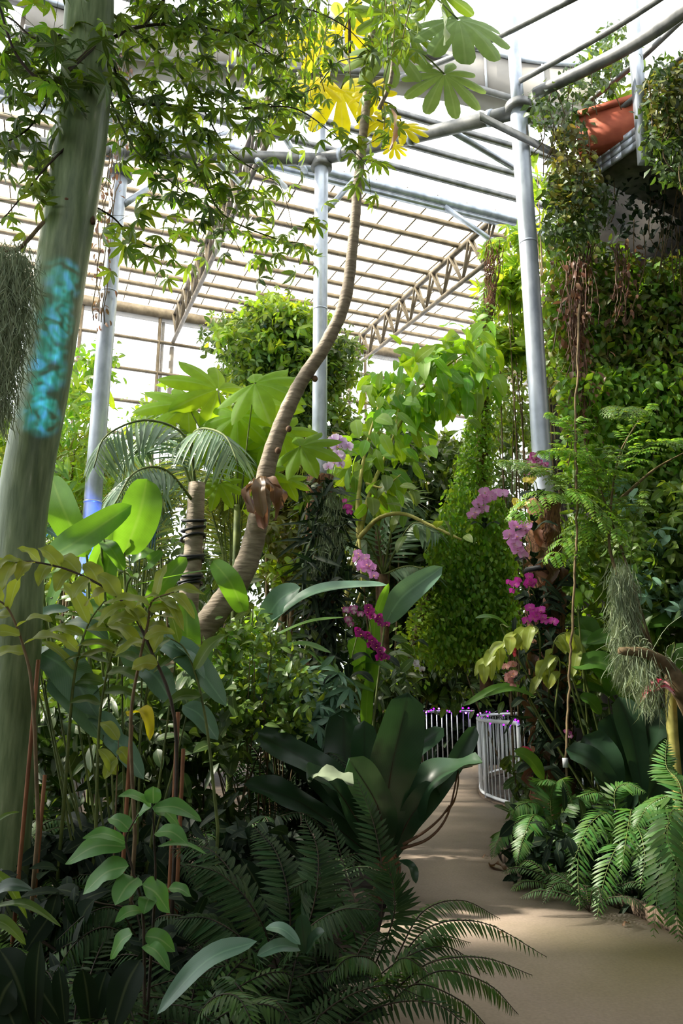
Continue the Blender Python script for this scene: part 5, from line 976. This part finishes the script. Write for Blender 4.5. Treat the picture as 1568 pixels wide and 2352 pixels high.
RL = [((1250, 1790), (1180, 1725), 40), ((1310, 1500), (1368, 1460), 60), ((1320, 1420), (1372, 1500), 70), ((1310, 1530), (1440, 1550), 66), ((1480, 1480), (1345, 1480), 54), ((1470, 1440), (1600, 1450), 50), ((1440, 1470), (1430, 1590), 60), ((1540, 1480), (1600, 1620), 80), ((1420, 1620), (1320, 1580), 50), ((1460, 1640), (1360, 1540), 56), ((1330, 1400), (1308, 1350), 40), ((1400, 1600), (1440, 1500), 64), ((1380, 1640), (1330, 1600), 44), ((1170, 1440), (1090, 1420), 22), ((1230, 1590), (1062, 1622), 26), ((1230, 1600), (1110, 1600), 16)]
b = foot(at(1400, 1800, 7.2)); leafy('broad_leaf_clump', b, [spl([b + rng.normal(0, .1, 3) * [1, 1, 0], at(x, y + 40, 7.1), at(x, y, 7.0)], 10) for (x, y), _, _ in RL], [(a, d, w, 6.9 + .3 * (k % 3)) for k, (a, d, w) in enumerate(RL)], 'clump of broad bright leaves behind the moss strand at the right', 'banana', 'stem', 60, r=.009, a=.5, b=.55, wave=.03)
NL2 = [((1430, 1860), (1340, 1690), 90), ((1440, 1860), (1400, 1640), 90), ((1460, 1860), (1500, 1620), 100), ((1470, 1860), (1600, 1640), 110), ((1440, 1850), (1300, 1720), 60), ((1470, 1870), (1580, 1720), 110), ((1450, 1860), (1440, 1690), 90), ((1440, 1860), (1380, 1760), 90), ((1480, 1850), (1420, 1600), 70), ((1560, 1860), (1580, 1600), 90)]
b = foot(at(1455, 1900, 6.7)); leafy('birds_nest_fern', b, [], [(a, d, w, 6.6 + .12 * (k % 4)) for k, (a, d, w) in enumerate(NL2)], 'dark broad bird\'s-nest fern behind the right-hand sword ferns', 'nest', 'stem', 90, cat='fern', fold=.3, wave=.06, a=.7, b=.35, up=(0, -1, .3))
# hanging moss at the right
ms = thing('hanging_moss', 'long grey moss beard hanging right of the rope vine', 'moss', at(1430, 1310, 6.7))
mb = MB(); mass(mb, [(1415, 1300), (1440, 1300), (1450, 1400), (1455, 1500), (1450, 1560), (1425, 1540), (1412, 1420)], 4200, 6.6, .18, 'hair', .14, (0, -.1, -1), .3); part('strands', mb, 'moss', ms)
# dead branch with air plants
db = thing('dead_branch', 'lichened dead branch with air plants at the right edge', 'branch', foot(at(1570, 1700, 6.4)))
c = np.vstack([foot(at(1620, 1750, 6.4))[None], C3((1600, 1650, 6.4), (1560, 1580, 6.3), (1530, 1530, 6.3), (1480, 1500, 6.2), (1420, 1495, 6.2), n=24)]); mb = MB(); mb.tube(c, np.linspace(.085, .02, 25) + .012 * rng.random(25), 12); part('wood', mb, 'twig', db)
mb = MB()
for k in range(60):
    i = rng.integers(6, 24); p = c[i]; e = p + np.array([rng.normal(0, .12), -.1 * rng.random(), rng.normal(.02, .14)]); mb.tube(spl([p, p * .5 + e * .5 + UP * .05, e], 6), .003, 3, False)
part('air_plant', mb, 'moss', db); mb = MB(); mass(mb, [(1455, 1510), (1500, 1520), (1510, 1620), (1470, 1600)], 420, 6.2, .2, 'hair', .16, (0, -.1, -1), .3); part('moss_tuft', mb, 'moss', db)
mb = MB(); mb.tube(spl([foot(at(1545, 1720, 6.5)), at(1545, 1700, 6.5), at(1540, 1580, 6.5)], 8), .045, 12); solo('bamboo_post', mb, 'ystem', 'yellowish bamboo post standing under the dead branch', 'post')
bro = thing('bromeliad', 'dusty pink bromeliad perched where the dead branch meets the post', 'bromeliad', at(1505, 1590, 6.2))
for k in range(12):
    a = k * .52; p = at(1505, 1590, 6.2); e = p + np.array([.14 * math.cos(a), -.04 + .1 * math.sin(a), .09 * math.sin(a * 1.7)]); mb = MB(); blade(mb, p, p * .5 + e * .5 + UP * .05, e, .035, (0, -.5, 1), 6); part('leaf', mb, 'p_dusky' if k % 3 else 'p_red', bro)

# ferns along the right kerb
YF = 6.2
fern('lady_fern', foot(at(1270, 1930, 6.6)), [C3(*[(x, y, 6.5 + dz) for x, y, dz in p], n=22) for p in (
    [(1270, 1920, 0), (1265, 1830, 0), (1290, 1790, -.1), (1315, 1850, -.2)], [(1265, 1930, 0), (1240, 1850, 0), (1190, 1850, -.1), (1170, 1890, -.1)], [(1262, 1930, 0), (1210, 1880, -.1), (1150, 1920, -.2), (1128, 1975, -.3)], [(1265, 1930, 0), (1240, 1880, -.2), (1230, 1920, -.4), (1222, 1970, -.5)], [(1270, 1930, 0), (1300, 1850, -.1), (1340, 1830, -.1), (1370, 1860, -.1)], [(1268, 1930, 0), (1230, 1870, -.3), (1200, 1930, -.5), (1185, 1990, -.6)], [(1268, 1930, 0), (1250, 1810, .1), (1255, 1790, 0), (1275, 1800, -.1)], [(1270, 1930, 0), (1290, 1890, -.3), (1290, 1930, -.5), (1280, 1975, -.6)])],
    'soft bright lady fern spilling over the kerb by the white railing', 'fern_pale', 40, .15, 'thin', w=1.6, droop=.2, smat='stem', b=.9)
fern('sword_fern', foot(at(1420, 1960, 6.0)), [C3(*[(x, y, 5.9 + dz) for x, y, dz in p], n=24) for p in (
    [(1430, 1960, 0), (1400, 1870, 0), (1350, 1900, -.2), (1305, 2010, -.4)], [(1440, 1960, 0), (1450, 1860, 0), (1440, 1910, -.4), (1425, 2010, -.6)], [(1440, 1950, 0), (1480, 1850, 0), (1530, 1850, -.1), (1590, 1880, -.2)], [(1430, 1960, 0), (1380, 1900, -.1), (1330, 1960, -.3), (1330, 2090, -.6)], [(1440, 1960, 0), (1420, 1940, -.3), (1390, 2010, -.5), (1370, 2110, -.7)], [(1440, 1960, 0), (1400, 1850, .1), (1370, 1820, .1), (1330, 1830, 0)], [(1430, 1960, 0), (1460, 1900, -.3), (1480, 1960, -.5), (1470, 2040, -.6)], [(1440, 1960, 0), (1410, 1830, .1), (1440, 1800, .1), (1480, 1820, 0)])],
    'broad sword fern arching over the kerb on the right', 'fern_pale', 26, .14, droop=.2, smat='stem')
fern('sword_fern', foot(at(1570, 1960, 5.3)), [C3(*[(x, y, 5.2 + dz) for x, y, dz in p], n=24) for p in (
    [(1575, 1880, 0), (1530, 1900, -.1), (1515, 2000, -.3), (1500, 2150, -.4)], [(1590, 1900, 0), (1545, 1860, -.3), (1535, 1940, -.5), (1590, 2050, -.7)], [(1575, 1880, 0), (1560, 1800, .1), (1530, 1760, .2), (1530, 1700, .3)], [(1580, 1900, 0), (1560, 1950, -.3), (1550, 2050, -.5), (1560, 2160, -.6)], [(1580, 1880, 0), (1540, 1830, .1), (1490, 1850, .1), (1460, 1900, 0)])],
    'large pale sword fern cut by the right edge', 'fern_pale', 27, .15, droop=.2, smat='stem', w=1.15)
fern_auto(foot(at(1280, 2010, 5.8)) + [0, 0, .06], 9, .4, .16, 'small low fern at the kerb under the lady fern', 'fern', .07, 24)
fern_auto(foot(at(1350, 2050, 5.4)) + [0, 0, .06], 9, .42, .16, 'small low fern at the kerb under the broad sword fern', 'fern_shade', .07, 24)
fern_auto(foot(at(1530, 2080, 5.2)) + [.15, 0, .06], 9, .42, .16, 'small shaded fern at the kerb near the right edge', 'fern_shade', .07, 24)
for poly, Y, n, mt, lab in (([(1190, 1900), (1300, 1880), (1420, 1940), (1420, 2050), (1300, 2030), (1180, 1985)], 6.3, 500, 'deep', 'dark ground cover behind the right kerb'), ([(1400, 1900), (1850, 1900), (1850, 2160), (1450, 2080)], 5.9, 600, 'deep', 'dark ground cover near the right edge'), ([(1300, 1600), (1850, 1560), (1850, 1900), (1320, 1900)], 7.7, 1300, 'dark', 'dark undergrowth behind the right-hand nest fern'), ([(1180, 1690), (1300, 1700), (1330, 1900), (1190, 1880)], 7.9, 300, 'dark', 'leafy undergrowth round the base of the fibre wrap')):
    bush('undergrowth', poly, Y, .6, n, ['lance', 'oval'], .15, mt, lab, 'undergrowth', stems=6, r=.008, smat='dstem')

# railings and their fairy lights
def railing(name, pts, h, label, mat, gap=.1, r=.011, rr=.028, base=True):
    c = spl(pts, 80); L = np.concatenate([[0], np.cumsum(np.linalg.norm(np.diff(c, axis=0), axis=1))]); t = thing(name, label, 'railing', c[0])
    mb = MB(); mb.tube(c + UP * h, rr, 10); part('top_rail', mb, mat, t)
    mb = MB(); mb.tube(c + UP * .09, rr * .8, 8); part('bottom_rail', mb, mat, t)
    for k, s in enumerate(np.arange(0, L[-1], gap)):
        p = np.array([np.interp(s, L, c[:, q]) for q in range(3)]); big = k % 9 == 0; mb = MB(); mb.tube([p + UP * (.0 if big else .09), p + UP * h], rr * .95 if big else r, 8); part('post' if big else 'bar', mb, mat, t)
    if base: mb = MB(); mb.tube(c + UP * .02, .035, 8); part('kerb_tube', mb, 'kerb', t)
    return c + UP * h
g = lambda x, y: gnd(x, y)
ra = railing('white_railing', [g(1200, 1874), g(1164, 1859), g(1134, 1848), g(1107, 1832), g(1105, 1810), g(1118, 1790), g(1165, 1776), g(1230, 1770)], 1.08, 'curved white railing at the bend of the path beside the fibre wrap', 'white', gap=.15, r=.009)
rb_ = railing('dark_railing', [g(970, 1762), g(1010, 1760), g(1050, 1758), g(1094, 1758)], 1.1, 'dark straight railing at the far end of the path', 'steel', gap=.13, r=.012)
rc = railing('grey_railing', [g(1320, 1895), g(1380, 1915), g(1440, 1935), g(1500, 1950)], .5, 'low grey barred railing half hidden behind the right-hand ferns', 'steel', gap=.13, base=False)
M['violet'] = lamp_mat('violet_bulb', (150, 20, 255), 9.0); M['violet_hot'] = lamp_mat('bright_violet_bulb', (190, 90, 255), 16.0)
for c, lab, n in ((ra, 'string of violet fairy lights along the white railing', 34), (rb_, 'string of violet fairy lights along the dark far railing', 20)):
    t = thing('fairy_lights', lab, 'string lights', c[0]); q = c + np.array([0, 0, .045]) + np.stack([0 * c[:, 0], 0 * c[:, 0], .02 * np.sin(np.arange(len(c)))], 1)
    mb = MB(); mb.tube(q, .005, 5); part('cable', mb, 'black', t)
    for k in range(n): p = q[int(k / n * 79)]; mb = MB(); mb.ball(p + [0, -.02, rng.uniform(-.07, .02)], .012 + .006 * (n == 20), 8, 6); part('bulb', mb, 'violet_hot' if k % 5 == 2 else 'violet', t)
mb = MB()
for x, y in ((1110, 1971),): blade(mb, gnd(1125, 1990, .03), gnd(1140, 1985, .07), gnd(1165, 1998, .04), .08, (0, 0, 1), 8, .3, .2)
solo('fallen_leaf', mb, 'dry', 'brown curled leaf lying on the path by the lady fern', 'leaf')
for x, y, lab in ((1430, 2128, 'tiny brown leaf on the path under the right kerb'), (1108, 1971, 'small reddish petal lying on the path'), (1145, 2150, 'small brown leaf on the path beside the arching fern tip')):
    mb = MB(); p = gnd(x, y, .035); blade(mb, p, p + [.02, .01, .02], p + [.05, .01, .01], .025, (0, 0, 1), 6, .3, .2); solo('fallen_leaf', mb, 'dry', lab, 'leaf')
# plant tag on the vine
mb = MB(); mb.box(at(1298, 1752, 6.55), (.045, .01, .075)); solo('plant_tag', mb, 'white', 'small white plant tag low on the ropy vine', 'tag')

# coloured projector lamps that the garden uses: blue-cyan pattern on the thick trunk, violet on the left column
def projector(name, loc, target, deg, col, power, tex=None):
    l = bpy.data.lights.new(name, 'SPOT'); l.energy = power; l.color = col; l.spot_size = math.radians(deg); l.spot_blend = 1.0 if tex else .35; l.shadow_soft_size = .01
    o = bpy.data.objects.new(name, l); COL.objects.link(o); o.location = loc; o.rotation_euler = (Vector(target) - Vector(loc)).to_track_quat('-Z', 'Y').to_euler()
    if tex:
        l.use_nodes = True; n = l.node_tree; e = n.nodes['Emission']; tc = N(n, 'ShaderNodeTexCoord'); no = N(n, 'ShaderNodeTexNoise'); no.inputs['Scale'].default_value = tex; no.inputs['Detail'].default_value = 4
        no.inputs['Distortion'].default_value = 1.5; n.links.new(tc.outputs['Normal'], no.inputs['Vector']); r = N(n, 'ShaderNodeValToRGB'); n.links.new(no.outputs[0], r.inputs[0]); el = r.color_ramp.elements
        el[0].position = .40; el[0].color = (0, .01, .02, 1); el[1].position = .64; el[1].color = (.05, .28, 1, 1); x = el.new(.52); x.color = (0, .22, .34, 1); n.links.new(r.outputs[0], e.inputs[0])
    return o
for px, py, dg, tx in ((142, 640, 3.6, 40), (134, 690, 2.6, 48), (124, 745, 3.6, 55), (116, 800, 2.8, 35), (106, 850, 3.8, 45), (97, 905, 3.0, 60), (90, 955, 3.8, 50)): projector('pattern_projector', (.9, .6, 2.3), at(px, py, 4.4), dg, (1, 1, 1), 3600, tx)
projector('violet_projector', (-2.3, 7.65, 2.3), at(207, 1190, 8.5), 75, (.05, .16, 1), 600)
